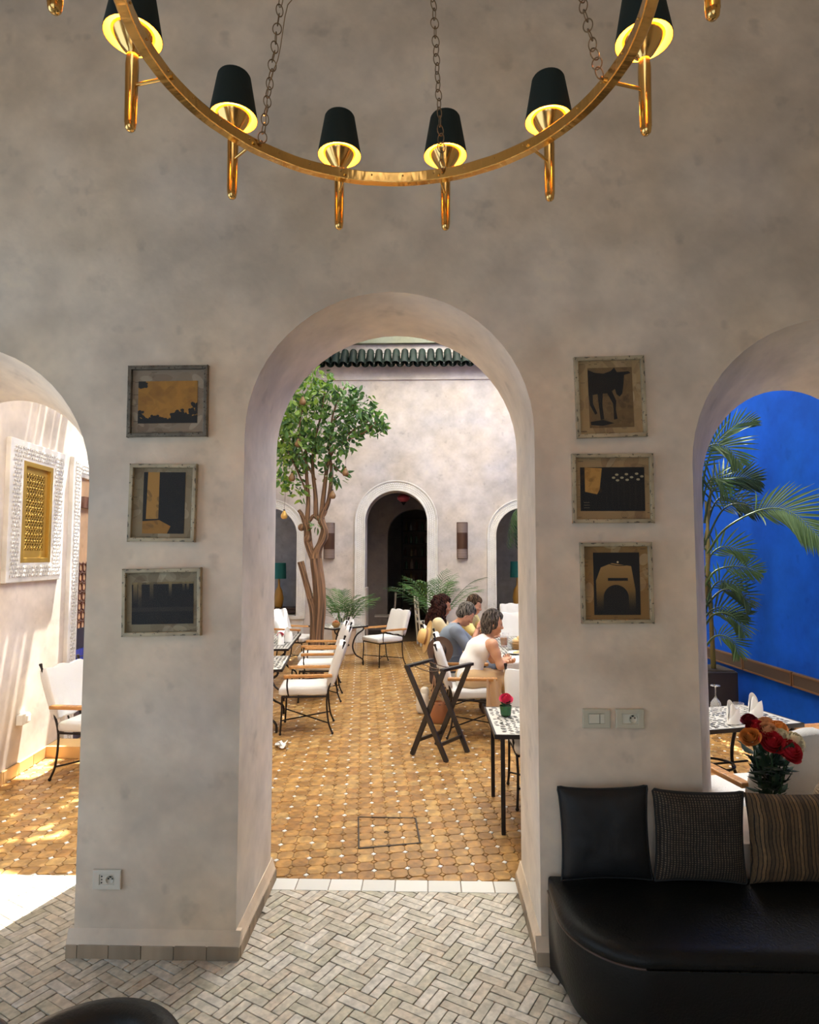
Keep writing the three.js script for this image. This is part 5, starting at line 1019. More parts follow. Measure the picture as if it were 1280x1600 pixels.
  bigF([[2.58, 1.7, -6.0], [2.66, 1.95, -5.9], [2.72, 2.05, -5.8], [2.80, 2.05, -5.7], [2.90, 1.97, -5.6]], 16, 0.17, 0.015, pg[2], { from: 0.35, droop: 0.5 });
  bigF([[2.52, 2.2, -6.0], [2.46, 2.35, -5.95], [2.40, 2.38, -5.9], [2.34, 2.3, -5.85], [2.30, 2.15, -5.8]], 12, 0.24, 0.02, pg[0], { from: 0.3, droop: 0.5 });
  [[2.54, 2.0, -6.05, 0.10, 0.38], [2.60, 1.9, -6.1, 0.16, 0.30], [2.55, 1.5, -6.1, 0.20, 0.22], [2.60, 1.2, -6.15, 0.14, 0.2], [2.52, 1.0, -6.15, 0.22, 0.15]].forEach(([x, y, z, dx, dy], i) => bigF([[x, y - 0.25, z], [x + dx * 0.4, y + dy * 0.5 - 0.05, z + 0.05], [x + dx * 0.8, y + dy * 0.8, z + 0.12], [x + dx * 1.3, y + dy * 0.75, z + 0.2], [x + dx * 1.7, y + dy * 0.4, z + 0.26]], 14, 0.21, 0.018, pg[(i * 2) % 3], { from: 0.3, droop: 0.4 }));
  // a palm leaning in front of the right far window
  const s = thing('palm_tree', 'palm whose fronds droop across the top of the right far window', 'palm', [1.86, 0, -11.25]);
  part('planter', lathe([[0, 0], [0.17, 0], [0.2, 0.4], [0.18, 0.4], [0.17, 0.36], [0, 0.36]], 24), potM, s); part('trunk', taperTube([[0, 0.35, 0], [0.02, 1.2, -0.02], [0.0, 2.25, -0.05]], [0.045, 0.035, 0.03], 20, 9), cane, s);
  for (let i = 0; i < 9; i++) { const a = -1.9 + i * 0.7, o = (r, y) => [Math.sin(a) * r, y, Math.cos(a) * r]; frond([o(0, 2.22), o(0.15, 2.42), o(0.3, 2.40), o(0.42, 2.15), o(0.47, 1.75)], 0.008, 20, 0.26, 0.022, pg[i % 3], s, { from: 0.25, droop: 0.8 }); }
}
// leafy creeper on the slatted shade, which throws the dappled light of the left strip
{
  reseed(141);
  const g = [], v = leafGeo(1, 1.7, 0.2);
  for (let k = 0; k < 4400; k++) { const x = rr(-2.42, -1.0), z = rr(-11.5, -4.72), hole = fbm(x * 5.5 + 30, z * 5.5 + 60, 4096, 2, 3); if (hole > 0.56) continue; const s = rr(0.10, 0.2); g.push(v.clone().applyMatrix4(new THREE.Matrix4().makeTranslation(x, 5.74 + rr(0, 0.22), z).multiply(alongY(V(rr(-1, 1), rr(-0.3, 0.3), rr(-1, 1)), rr(-0.5, 0.5))).multiply(new THREE.Matrix4().makeScale(s, s, s)))); }
  const o = mesh('creeper_foliage', g, leafMat([0.05, 0.15, 0.025], 0.3)); o.userData.kind = 'stuff'; tag(o, 'leafy creeper spread over the slatted shade above the left strip', 'creeper');
}
// ---------- tray stand ----------
{
  const s = thing('tray_stand', 'folding black wooden tray stand standing open in the middle of the courtyard', 'stand', [0, 0, 0]);
  const nL = [-0.126, 0, -5.251], nR = [0.157, 0, -5.083], fR = [0.326, 0, -5.313], fL = [0.085, 0, -5.536];
  const tnL = [-0.158, 0.70, -5.27], tnR = [0.131, 0.70, -5.098], tfL = [0.028, 0.70, -5.57], tfR = [0.355, 0.70, -5.376], w = 0.040, h = 0.020, up = V(0.168, 0, -0.283).normalize();
  const ext = (a, b, k) => a.map((q, i) => q + (b[i] - q) * k), lift = (p, d) => [p[0] - up.x * d, p[1], p[2] - up.z * d];
  part('leg', bar(lift(nL, 0), lift(tnR, 0), w, h, up), M.blackWood, s); part('leg', bar(lift(nR, 0.02), lift(tnL, 0.02), w, h, up), M.blackWood, s);
  part('leg', bar(lift(fL, 0.02), lift(tfR, 0.02), w, h, up), M.blackWood, s); part('leg', bar(fR, tfL, w, h, up), M.blackWood, s);
  part('top_rail', bar(ext(tnL, tfL, -0.09), ext(tnL, tfL, 1.07), 0.040, 0.024), M.blackWood, s); part('top_rail', bar(ext(tnR, tfR, -0.09), ext(tnR, tfR, 1.07), 0.040, 0.024), M.blackWood, s);
  const mid = (a, b, k) => ext(a, b, k);
  part('lower_rail', bar(mid(nL, tnR, 0.17), mid(fL, tfR, 0.17), 0.016, 0.026), M.blackWood, s); part('lower_rail', bar(mid(nR, tnL, 0.17), mid(fR, tfL, 0.17), 0.016, 0.026), M.blackWood, s);
  for (const k of [0.15, 0.5, 0.85]) part('strap', tube([mid(tnL, tfL, k), [...ext(mid(tnL, tfL, k), mid(tnR, tfR, k), 0.5)].map((q, i) => (i === 1 ? q - 0.035 : q)), mid(tnR, tfR, k)], 0.004, 12, 5), std([0.10, 0.06, 0.04], 0.8), s);
  part('pivot', [sph(0.008, (nL[0] + tnR[0]) / 2, 0.35, -5.17), sph(0.008, (fL[0] + tfR[0]) / 2, 0.35, -5.45)], M.iron, s);
}
// ---------- things on the tables ----------
reseed(151);
const linen = std([0.86, 0.86, 0.85], 0.9, 0, { bumpMap: REP(fabricBump, 5), bumpScale: 0.002 });
const TOP = 0.5785;
function napkinGeo() {                                               // starched napkin folded to a standing tulip: two wrapped leaves with slanting tops
  const leafShell = (r, h, a0, span, lean) => {
    const pos = [], idx = [], n = 18, rows = 8;
    for (let j = 0; j <= rows; j++) for (let i = 0; i <= n; i++) {
      const q = i / n * 2 - 1, a = a0 + q * span, t = j / rows, H = h * (0.50 + 0.50 * Math.pow(Math.cos(q * 1.35 - 0.25), 2)), rad = r * (1 - 0.30 * t + 0.10 * Math.sin(t * 3.1)) * (1 + 0.06 * Math.sin(a * 4));
      pos.push(Math.sin(a) * rad + lean * t * 0.02, H * t, Math.cos(a) * rad * 0.75);
    }
    for (let j = 0; j < rows; j++) for (let i = 0; i < n; i++) { const a = j * (n + 1) + i, b = a + n + 1; idx.push(a, b, a + 1, a + 1, b, b + 1); }
    const g = new THREE.BufferGeometry(); g.setAttribute('position', new THREE.Float32BufferAttribute(pos, 3)); g.setIndex(idx); g.computeVertexNormals(); return g;
  };
  return [leafShell(0.046, 0.098, 0.2, 2.2, 0.5), leafShell(0.040, 0.138, 2.6, 2.0, -0.4), leafShell(0.036, 0.122, -1.2, 1.5, 0.2)];
}
const napG = merge(napkinGeo());
const napkin = (label, x, z, ry, s = 1) => { const o = mesh('folded_napkin', napG, linen); o.position.set(x, TOP, z); o.rotation.y = ry; o.scale.set(s, s, s); return tag(o, label, 'napkin'); };
napkin('white folded napkin standing left of the other on the blue wall table', 1.865, -4.02, 0.5);
napkin('white folded napkin standing farther back, against the blue wall, right arch', 2.085, -4.19, 0.2, 1.06);
napkin('white folded napkin next to the pink rose at the left jamb', -1.69, -7.36, 0.8, 0.95);
napkin('taller white folded napkin on the left table near the tree trunk', -1.665, -7.62, 0.2, 1.25);
napkin('white folded napkin on the corner table before the left potted palm', -1.12, -9.42, 0.2, 0.92);
const glassG = (inv) => { const g = lathe([[0, 0], [0.032, 0], [0.033, 0.003], [0.006, 0.008], [0.004, 0.02], [0.004, 0.075], [0.012, 0.088], [0.032, 0.115], [0.037, 0.145], [0.034, 0.175], [0.0325, 0.175], [0.0355, 0.145], [0.031, 0.117], [0.01, 0.09], [0, 0.088]], 24); if (inv) g.rotateX(Math.PI).translate(0, 0.175, 0); return g; };
const thinGlass = phys([1, 1, 1], 0.04, 0, { transmission: 0.92, thickness: 0, ior: 1.5 });
const wine = (label, x, z, inv, s = 1) => { const t = thing('wine_glass', label, 'glass', [x, TOP, z]); t.scale.set(s, s, s); part('bowl', glassG(inv), thinGlass, t); return t; };
wine('upturned wine glass at the left edge of the blue wall table', 1.90, -4.33, true, 0.95);
wine('upturned wine glass nearest the jamb, behind the other in the right arch', 1.84, -4.42, true, 1.0);
wine('upright wine glass beside the trunk on the corner table', -1.37, -9.5, false); wine('upright wine glass before the palm pot on the corner table', -1.27, -9.55, false, 1.02);
const tumblerG = prep(lathe([[0, 0.003], [0.026, 0.003], [0.028, 0.0], [0.034, 0.085], [0.0325, 0.085], [0.0265, 0.008], [0, 0.008]], 22));
const tumbler = (label, x, z, fill, s = 1) => { const t = thing('tumbler', label, 'glass', [x, TOP, z]); t.scale.set(s, s, s); part('glass_body', tumblerG, thinGlass, t); if (fill) part('drink', lathe([[0, 0.009], [0.0262, 0.009], [0.031, 0.066], [0, 0.066]], 18), fill, t); return t; };
tumbler('clear tumbler between the two napkins in the right arch', 1.98, -4.19, null);
const amber = phys([0.55, 0.20, 0.03], 0.1, 0, { transmission: 0.5, thickness: 0 });
tumbler('glass of amber drink with the group, left of the clear one', 0.865, -7.30, amber, 1.45);
tumbler('tall clear glass of water beside the amber drink', 0.915, -7.10, phys([0.8, 0.85, 0.88], 0.05, 0, { transmission: 0.9, thickness: 0 }), 1.35);
tumbler('small empty glass on the group table behind the amber drink', 0.93, -7.7, null, 1.2);
{ // bread and plates on the busy table
  const china = std([0.85, 0.84, 0.82], 0.25), crust = std([0.62, 0.33, 0.12], 0.7), crust2 = std([0.74, 0.50, 0.24], 0.75);
  const b = thing('bread_basket', 'basket of golden bread at the right on the group table', 'basket', [1.02, TOP, -7.12]);
  part('basket', [0, 1, 2, 3, 4].map((k) => T(new THREE.TorusGeometry(0.085 + k * 0.006, 0.008, 6, 26), 0, 0.008 + k * 0.014, 0, Math.PI / 2, 0, 0)).concat([lathe([[0, 0.002], [0.09, 0.002], [0.092, 0.01], [0, 0.008]], 20)]), std([0.42, 0.24, 0.10], 0.8), b);
  [[-0.04, 0.085, 0.02, 0.3], [0.035, 0.09, -0.02, 1.2], [0.0, 0.11, 0.03, 2.2], [0.03, 0.085, 0.05, 0.8]].forEach(([x, y, z, a], i) => { const o = mesh('bread_roll', T(new THREE.SphereGeometry(0.045, 14, 10).scale(1.2, 0.75, 0.85), 0, 0, 0, 0.2, a, 0.1), i % 2 ? crust : crust2); o.position.set(1.02 + x, TOP + y, -7.12 + z); tag(o, ['paler bread roll at the left of the basket', 'darker bread roll at the back of the basket', 'pale bread roll on top of the basket', 'darker bread roll at the front of the basket'][i], 'bread', 'bread rolls in the basket'); });
  const pl = thing('dinner_plate', 'white plate with food in front of the grey haired man', 'plate', [0.95, TOP, -6.75]); part('dish', lathe([[0, 0.003], [0.07, 0.003], [0.115, 0.014], [0.114, 0.018], [0.068, 0.008], [0, 0.008]], 28), china, pl); part('food', [sph(0.03, 0, 0.02, 0, 10, 6), sph(0.025, 0.04, 0.016, 0.01, 10, 6), sph(0.028, -0.035, 0.016, 0.02, 10, 6)].map((g) => g.scale(1, 0.7, 1)), crust2, pl);
  // folded cloth over the near corner of the group table
  const pts = []; const c = new THREE.PlaneGeometry(0.34, 0.62, 16, 30), p = c.attributes.position;
  for (let i = 0; i < p.count; i++) { const x = p.getX(i), s = p.getY(i) + 0.31, ov = 0.33; let y, z; if (s < ov) { y = 0.010 + 0.004 * Math.sin(s * 40 + x * 14); z = -ov + s; } else { const d = s - ov; y = 0.010 - d * 0.75 + 0.004 * Math.cos(x * 40); z = Math.min(d, 0.02) + 0.012 * Math.sin(x * 34 + 1) * Math.min(1, d * 8); } p.setXYZ(i, x + 0.02 * Math.sin(s * 9), y, z); }
  c.computeVertexNormals(); const cl = mesh('table_napkin', c, linen); cl.position.set(0.93, TOP, -6.245); tag(cl, 'white napkin hanging over the near end of the group table', 'napkin');
  const mb = thing('menu_stand', 'small black framed card standing at the far left corner of the group table', 'menu', [0.80, TOP, -8.05], 0.15); part('frame', extr([[-0.055, 0], [0.055, 0], [0.055, 0.16], [-0.055, 0.16]], 0.01, 0.002, [[[-0.04, 0.02], [-0.04, 0.145], [-0.014, 0.145], [-0.014, 0.02]]]), std([0.012, 0.012, 0.014], 0.4), mb); part('card', bx(0.10, 0.145, 0.003, 0, 0.08, 0.002), std([0.7, 0.68, 0.64], 0.8), mb);
}
const roseCup = (label, x, z, c1, s = 1) => {
  const t = thing('rose_cup', label, 'flower', [x, TOP, z]); t.scale.set(s, s, s);
  part('cup', lathe([[0, 0], [0.026, 0], [0.030, 0.01], [0.034, 0.055], [0.031, 0.055], [0.027, 0.012], [0, 0.01]], 20), phys([0.03, 0.16, 0.06], 0.15, 0, { transmission: 0.3, thickness: 0 }), t);
  const r = part('rose', roseHead(0.033, 71), c1, t); r.position.set(0.002, 0.088, 0.004); r.rotation.set(0.5, 0.4, 0);
  const lg = []; for (let i = 0; i < 9; i++) lg.push(leafGeo(rr(0.03, 0.05), 1.5).rotateX(rr(1.0, 1.7)).rotateY(i * 0.7 + rr(-0.2, 0.2)).translate(0, 0.058, 0)); part('leaves', lg, leafMat([0.03, 0.11, 0.03], 0.25), t);
  return t;
};
const pink = std([0.72, 0.05, 0.14], 0.6);
roseCup('single pink rose in a small green cup on the near mosaic table', 0.50, -4.17, pink, 1.15);
roseCup('small pink rose in a dark cup on the table at the left jamb', -1.735, -7.55, std([0.62, 0.14, 0.16], 0.6), 1.0);
{
  const c = thing('fruit_bowl', 'brown bowl with orange flowers on the corner table behind the chairs', 'bowl', [-1.30, TOP, -9.12]);
  part('bowl', lathe([[0, 0], [0.03, 0], [0.055, 0.025], [0.06, 0.05], [0.055, 0.072], [0.05, 0.07], [0.054, 0.05], [0.048, 0.028], [0, 0.01]], 22), std([0.30, 0.17, 0.05], 0.4), c);
  part('flowers', [[0, 0.078, 0, 0.028], [-0.03, 0.07, 0.015, 0.02], [0.028, 0.07, 0.01, 0.018]].map(([x, y, z, r], i) => roseHead(r, 90 + i).clone().translate(x, y, z)), std([0.85, 0.42, 0.22], 0.65), c);
  const flakes = [0, 1, 2].map((k) => { const q = new THREE.PlaneGeometry(0.075, 0.06, 10, 8), p = q.attributes.position; for (let i = 0; i < p.count; i++) { const x = p.getX(i), y = p.getY(i); p.setZ(i, 0.02 + 0.016 * Math.sin(x * 70 + k * 2) * Math.cos(y * 60 + k) + 0.8 * y * y * 6); } q.rotateX(-Math.PI / 2).rotateY(k * 1.3); q.translate([0, 0.045, 0.03][k], [0, 0.004, 0.02][k], [0, 0.05, 0.015][k]); q.computeVertexNormals(); return q; });
  const w = mesh('crumpled_napkin', flakes, linen); w.position.set(-1.245, 0, -5.42); tag(w, 'crumpled white napkin lying on the paving at the left jamb', 'napkin');
}
// ---------- bags and hats at the group's chairs ----------
{
  const tan = std([0.36, 0.14, 0.055], 0.55, 0, { bumpMap: REP(leatherBump, 4), bumpScale: 0.002 }), dark = std([0.05, 0.03, 0.028], 0.6);
  const b = thing('leather_bag', 'brown leather bucket bag standing on the paving behind the tray stand', 'bag', [0.115, 0, -6.24]);
  const body = lathe([[0, 0], [0.062, 0], [0.07, 0.012], [0.082, 0.07], [0.078, 0.14], [0.066, 0.185], [0.06, 0.20], [0.055, 0.198], [0.06, 0.18], [0, 0.13]], 28); const p = body.attributes.position; for (let i = 0; i < p.count; i++) { const a = Math.atan2(p.getZ(i), p.getX(i)), k = 1 + 0.05 * Math.sin(a * 7) * Math.min(1, p.getY(i) * 8); p.setXYZ(i, p.getX(i) * k * 1.05, p.getY(i), p.getZ(i) * k * 0.8); } body.computeVertexNormals();
  part('body', body, tan, b); part('strap', tube([[-0.06, 0.18, 0], [-0.07, 0.30, 0.0], [-0.045, 0.46, 0.0], [-0.035, 0.30, 0.02], [0.04, 0.19, 0.01]], 0.006, 40, 6), std([0.45, 0.26, 0.16], 0.6), b); part('drawstring', T(new THREE.TorusGeometry(0.064, 0.004, 6, 24).scale(1.05, 0.8, 1), 0, 0.178, 0, Math.PI / 2, 0, 0), dark, b);
  const wb = mesh('white_pouch', [softBox(0.13, 0.20, 0.12, 0.045, 14, 0.02).translate(0, 0.10, 0), softBox(0.09, 0.10, 0.09, 0.035, 15, 0.02).translate(0.02, 0.21, 0)], std([0.78, 0.72, 0.62], 0.9)); wb.position.set(-0.05, 0, -6.62); tag(wb, 'crumpled cream cloth pouch on the paving left of the brown bag', 'bag');
  const k = thing('shoulder_bag', 'dark leather shoulder bag hanging from the grey haired man\'s chair', 'bag', [0.055, 0.34, -6.42]);
  part('body', softBox(0.07, 0.17, 0.15, 0.03, 18, 0.01).translate(0, 0.085, 0), dark, k); part('flap', softBox(0.076, 0.09, 0.156, 0.03, 19, 0.008).translate(0, 0.125, 0), dark, k); part('strap', tube([[0, 0.16, -0.07], [0.01, 0.33, -0.05], [0.02, 0.44, -0.02], [0.01, 0.33, 0.04], [0, 0.16, 0.07]], 0.007, 30, 6), dark, k);
  const straw = std([0.68, 0.45, 0.18], 0.8, 0, { bumpMap: tex(128, (u, v) => 0.5 + 0.5 * Math.sin(v * 6.2832 * 40), false), bumpScale: 0.002 });
  const hatG = (R, h) => lathe([[0, h], [R * 0.28, h * 0.98], [R * 0.42, h * 0.8], [R * 0.48, h * 0.15], [R * 0.52, 0.004], [R * 0.8, -0.004], [R, 0.006], [R, 0.0], [R * 0.8, -0.01], [R * 0.5, -0.003]], 36);
  const h1 = thing('straw_hat', 'wide straw hat hanging on the back of the man\'s chair', 'hat', [0.0, 0.76, -6.66]); h1.rotation.set(0.25, 0.1, 1.30); part('hat_body', hatG(0.17, 0.10), straw, h1); part('band', lathe([[0.0815, 0.012], [0.0835, 0.014], [0.081, 0.035], [0.079, 0.034]], 32), std([0.25, 0.12, 0.05], 0.7), h1);
  const h2 = thing('brown_hat', 'dark brown felt hat hanging on the near post of the man\'s chair', 'hat', [0.125, 0.665, -6.37]); h2.rotation.set(1.35, 0, 0.35); part('hat_body', hatG(0.135, 0.085), std([0.085, 0.045, 0.03], 0.85), h2); part('band', lathe([[0.065, 0.010], [0.067, 0.012], [0.065, 0.03], [0.063, 0.029]], 32), std([0.02, 0.012, 0.01], 0.6), h2);
  const j = new THREE.PlaneGeometry(0.15, 0.34, 16, 20), q = j.attributes.position; for (let i = 0; i < q.count; i++) { const x = q.getX(i), y = q.getY(i); q.setXYZ(i, x * (1 - 0.25 * (y + 0.18)), y, 0.020 * Math.sin(x * 75 + y * 6) * (1 - (y + 0.1))); } j.computeVertexNormals();
  const jk = mesh('draped_jacket', j, std([0.58, 0.40, 0.24], 0.85)); jk.position.set(0.575, 0.36, -5.64); jk.rotation.y = 0.2; tag(jk, 'beige jacket hanging from the armrest of the woman in white', 'jacket');
}
// ---------- furniture glimpsed inside the far rooms ----------
{
  const teal = std([0.02, 0.17, 0.17], 0.8), lampBase = std([0.55, 0.27, 0.05], 0.4);
  const l = thing('table_lamp', 'table lamp with a teal drum shade in the left far window', 'lamp', [-3.02, 0.55, -12.95]);
  part('shade', lathe([[0.145, 0.58], [0.135, 0.90], [0.133, 0.90], [0.143, 0.58]], 28), teal, l); part('base', lathe([[0, 0], [0.07, 0], [0.08, 0.03], [0.10, 0.18], [0.07, 0.34], [0.025, 0.42], [0.02, 0.60], [0, 0.6]], 20), lampBase, l);
  copyOf(l, 'table lamp with a teal drum shade in the right far window', [1.82, 0.58, -13.0]);
  for (const [x, label] of [[-2.9, 'low wooden sideboard under the teal lamp in the left far window'], [1.82, 'low wooden sideboard under the teal lamp in the right far window']]) {
    const s = thing('sideboard', label, 'sideboard', [x, 0, -13.05]); part('carcass', bx(1.1, 0.5, 0.4, 0, 0.27, 0, 0.01), std([0.10, 0.06, 0.05], 0.6), s); part('top', bx(1.16, 0.03, 0.44, 0, 0.535, 0, 0.005), std([0.13, 0.08, 0.06], 0.5), s);
  }
  // painted ladder-back chairs at the dark doorway
  const lad = (label, x, z, turn, m) => {
    const c = thing('ladder_chair', label, 'chair', [x, 0, z], turn);
    for (const s of [-1, 1]) { part('rear_leg', bar([s * 0.17, 0, -0.17], [s * 0.17, 0.86, -0.23], 0.03, 0.03), m, c); part('front_leg', bar([s * 0.17, 0, 0.17], [s * 0.17, 0.40, 0.17], 0.03, 0.03), m, c); part('side_rail', bar([s * 0.17, 0.2, -0.17], [s * 0.17, 0.2, 0.17], 0.02, 0.02), m, c); }
    part('seat', bx(0.38, 0.03, 0.38, 0, 0.405, 0, 0.008), m, c); for (const y of [0.52, 0.64, 0.76]) part('back_slat', bx(0.34, 0.05, 0.016, 0, y, -0.185 - (y - 0.4) * 0.12, 0.004), m, c);
    part('front_rail', bx(0.34, 0.025, 0.02, 0, 0.17, 0.17), m, c); return c;
  };
  lad('cream ladder backed chair at the right side of the dark doorway', 0.02, -11.55, 1.75, std([0.62, 0.57, 0.48], 0.6));
  lad('dark ladder backed chair just inside the dark doorway on the left', -0.86, -12.75, -1.5, std([0.20, 0.16, 0.13], 0.6));
}
// ---------- the group at the long table ----------
// A body is the smooth union of tapered capsules, meshed on a grid.
function sdfGeo(bones, cell, k = 0.02, dispf) {
  const lo = V(1e9, 1e9, 1e9), hi = V(-1e9, -1e9, -1e9);
  const B = bones.map(([a, b, ra, rb = ra, sq]) => { const A = V(...a), Bv = V(...b); for (const [p, r] of [[A, ra], [Bv, rb]]) { lo.min(p.clone().subScalar(r * 1.2 + 3 * cell)); hi.max(p.clone().addScalar(r * 1.2 + 3 * cell)); } return { ax: A.x, ay: A.y, az: A.z, dx: Bv.x - A.x, dy: Bv.y - A.y, dz: Bv.z - A.z, ra, rb, L2: Math.max(1e-9, A.distanceToSquared(Bv)) }; });
  const size = hi.clone().sub(lo), half = Math.max(size.x, size.y, size.z) / 2, c = lo.clone().add(hi).multiplyScalar(0.5), N = Math.min(120, Math.ceil(2 * half / cell) + 2);
  const mc = new MarchingCubes(N, new THREE.MeshBasicMaterial(), false, false, 120000);
  mc.isolation = 0;
  const h = N / 2;
  for (let z = 0; z < N; z++) for (let y = 0; y < N; y++) for (let x = 0; x < N; x++) {
    const px = c.x + (x - h) / h * half, py = c.y + (y - h) / h * half, pz = c.z + (z - h) / h * half;
    let d = 1;
    for (const q of B) {
      const wx = px - q.ax, wy = py - q.ay, wz = pz - q.az; let t = (wx * q.dx + wy * q.dy + wz * q.dz) / q.L2; t = t < 0 ? 0 : t > 1 ? 1 : t;
      const ex = wx - q.dx * t, ey = wy - q.dy * t, ez = wz - q.dz * t, e = Math.sqrt(ex * ex + ey * ey + ez * ez) - (q.ra + (q.rb - q.ra) * t);
      const m = Math.max(k - Math.abs(d - e), 0) / k; d = Math.min(d, e) - m * m * k * 0.25;
    }
    if (dispf) d += dispf(px, py, pz);
    mc.field[z * N * N + y * N + x] = -d;
  }
  mc.update();
  const pos = new Float32Array(mc.count * 3); for (let i = 0; i < mc.count; i++) { pos[3 * i] = c.x + mc.positionArray[3 * i] * half; pos[3 * i + 1] = c.y + mc.positionArray[3 * i + 1] * half; pos[3 * i + 2] = c.z + mc.positionArray[3 * i + 2] * half; }
  let g = new THREE.BufferGeometry(); g.setAttribute('position', new THREE.BufferAttribute(pos, 3));
  g = mergeVertices(g, 1e-5); g.computeVertexNormals(); return prep(g);
}
const add = (a, b) => [a[0] + b[0], a[1] + b[1], a[2] + b[2]], mix = (a, b, t) => a.map((q, i) => q + (b[i] - q) * t);
function handBones(wrist, dir, palmUp, side, curl) {                 // palm, thumb off its side, four unequal fingers
  const y = V(...dir).normalize(), z = V(...palmUp), x0 = y.clone().cross(z).normalize(), zz = x0.clone().cross(y).normalize(), x = x0.multiplyScalar(side);
  const P = (a, b, c) => { const v = V(...wrist).addScaledVector(x, a).addScaledVector(y, b).addScaledVector(zz, c); return [v.x, v.y, v.z]; };
  const out = [[P(-0.016, 0.02, 0), P(-0.022, 0.072, 0), 0.013, 0.012], [P(0.0, 0.018, 0), P(0.0, 0.076, 0), 0.014, 0.012], [P(0.016, 0.02, 0), P(0.02, 0.07, 0), 0.013, 0.011]];
  [[-0.024, 0.074, 0.060], [-0.008, 0.080, 0.068], [0.008, 0.078, 0.062], [0.022, 0.071, 0.048]].forEach(([a, b, L]) => { let p = P(a, b, 0), ang = 0.2, cb = b, cz = 0; for (let s = 0; s < 3; s++) { const l = L * [0.45, 0.32, 0.23][s]; cb += Math.cos(ang) * l; cz += Math.sin(ang) * l; const q = P(a * (1 + 0.05 * s), cb, cz); out.push([p, q, 0.0078 - s * 0.0007, 0.0074 - s * 0.0007]); p = q; ang += curl; } });
  let p = P(-0.02, 0.026, 0.004), q = P(-0.044, 0.050, 0.014), r = P(-0.048, 0.078, 0.024); out.push([p, q, 0.012, 0.0095], [q, r, 0.0092, 0.008]);
  return out;
}
function person(o) {
  const t = thing('person', o.label, 'person', o.pos, o.turn, undefined);
  const P = [0, 0.49, 0], sl = Math.sin(o.lean), cl = Math.cos(o.lean), back = o.hunch || 0.02;
  const W = [0, P[1] + 0.14 * Math.cos(o.lean * 0.7), 0.14 * Math.sin(o.lean * 0.7) - back * 0.6], C = [0, P[1] + 0.27 * cl, 0.27 * sl - back], N = [0, P[1] + 0.385 * cl, 0.385 * sl];
  const hd = o.headTilt, Hc = add(N, [o.headShift || 0, 0.145 * Math.cos(hd), 0.145 * Math.sin(hd)]);
  const fem = o.fem ? 1 : 0, sw = fem ? 0.142 : 0.162, SL = add(N, [-sw, -0.035, -0.005]), SR = add(N, [sw, -0.035, -0.005]);
  const skin = std(o.skin, 0.55), body = [], f = 0.001;
  const leg = (s) => { const hip = [s * 0.075, P[1] - 0.01, 0.02], knee = [s * 0.095, 0.455, 0.355], ank = [s * 0.085, 0.075, 0.33]; return { hip, knee, ank, toe: [s * 0.10, 0.03, 0.45], heel: [s * 0.085, 0.035, 0.31] }; };
  const Ls = [leg(-1), leg(1)];
  body.push([P, W, 0.105, 0.095], [W, C, 0.095, 0.10], [C, mix(C, N, 0.8), 0.098, 0.062], [add(P, [-0.06, -0.01, 0.0]), add(P, [0.06, -0.01, 0.0]), 0.09], [SL, SR, 0.048], [add(C, [-0.06, 0.03, 0.01]), add(C, [0.06, 0.03, 0.01]), 0.07], [N, mix(N, Hc, 0.75), 0.043, 0.040]);
  for (const l of Ls) body.push([l.hip, l.knee, 0.075, 0.050], [l.knee, mix(l.knee, l.ank, 0.35), 0.050, 0.052], [mix(l.knee, l.ank, 0.35), l.ank, 0.05, 0.032], [l.heel, l.toe, 0.032, 0.024]);
  const arms = [[SL, o.elL, o.haL], [SR, o.elR, o.haR]];
  for (const [s, e, h] of arms) body.push([s, mix(s, e, 0.4), 0.045, 0.040], [mix(s, e, 0.4), e, 0.040, 0.032], [e, mix(e, h, 0.35), 0.033, 0.032], [mix(e, h, 0.35), h, 0.031, 0.021]);
  const parts = [sdfGeo(body, 0.0125, 0.035)];
  arms.forEach(([s, e, h], i) => { const d = h.map((q, k) => q - e[k]); parts.push(sdfGeo([[mix(e, h, 0.93), h, 0.021, 0.018], [h, add(h, d.map((q) => q * 0.06)), 0.019, 0.015], ...handBones(h, d, i ? o.palmR || [0, 1, 0] : o.palmL || [0, 1, 0], i ? 1 : -1, o.curl || 0.7)], 0.004, 0.006)); });
  // head in its own frame: y up the face, z out of the nose
  const hm = new THREE.Matrix4().makeTranslation(...Hc).multiply(new THREE.Matrix4().makeRotationFromEuler(new THREE.Euler(o.headPitch || 0, o.headYaw || 0, o.headRoll || 0, 'YXZ')));
  const head = sdfGeo([[[0, 0.03, -0.012], [0, 0.035, -0.02], 0.078, 0.078], [[0, 0.02, 0.015], [0, 0.045, 0.012], 0.066, 0.066], [[0, -0.05, 0.03], [0, -0.075, 0.047], 0.044, 0.028], [[-0.04, -0.03, 0.015], [0.04, -0.03, 0.015], 0.034], [[-0.028, 0.022, 0.068], [0.028, 0.022, 0.068], 0.012], [[0, 0.012, 0.078], [0, -0.022, 0.094], 0.007, 0.011], [[-0.011, -0.024, 0.084], [0.011, -0.024, 0.084], 0.0075], [[-0.016, -0.051, 0.077], [0.016, -0.051, 0.077], 0.0062], [[-0.014, -0.060, 0.074], [0.014, -0.060, 0.074], 0.0068], [[-0.045, -0.012, 0.055], [-0.03, -0.02, 0.066], 0.014], [[0.045, -0.012, 0.055], [0.03, -0.02, 0.066], 0.014], [[-0.072, 0.018, -0.004], [-0.078, -0.014, -0.002], 0.012, 0.008], [[0.072, 0.018, -0.004], [0.078, -0.014, -0.002], 0.012, 0.008], [[0, -0.06, 0.0], [0, -0.12, -0.02], 0.042, 0.044]], 0.0048, 0.018);
  parts.push(head.applyMatrix4(hm));
  part('body', parts, skin, t);
  const face = [];
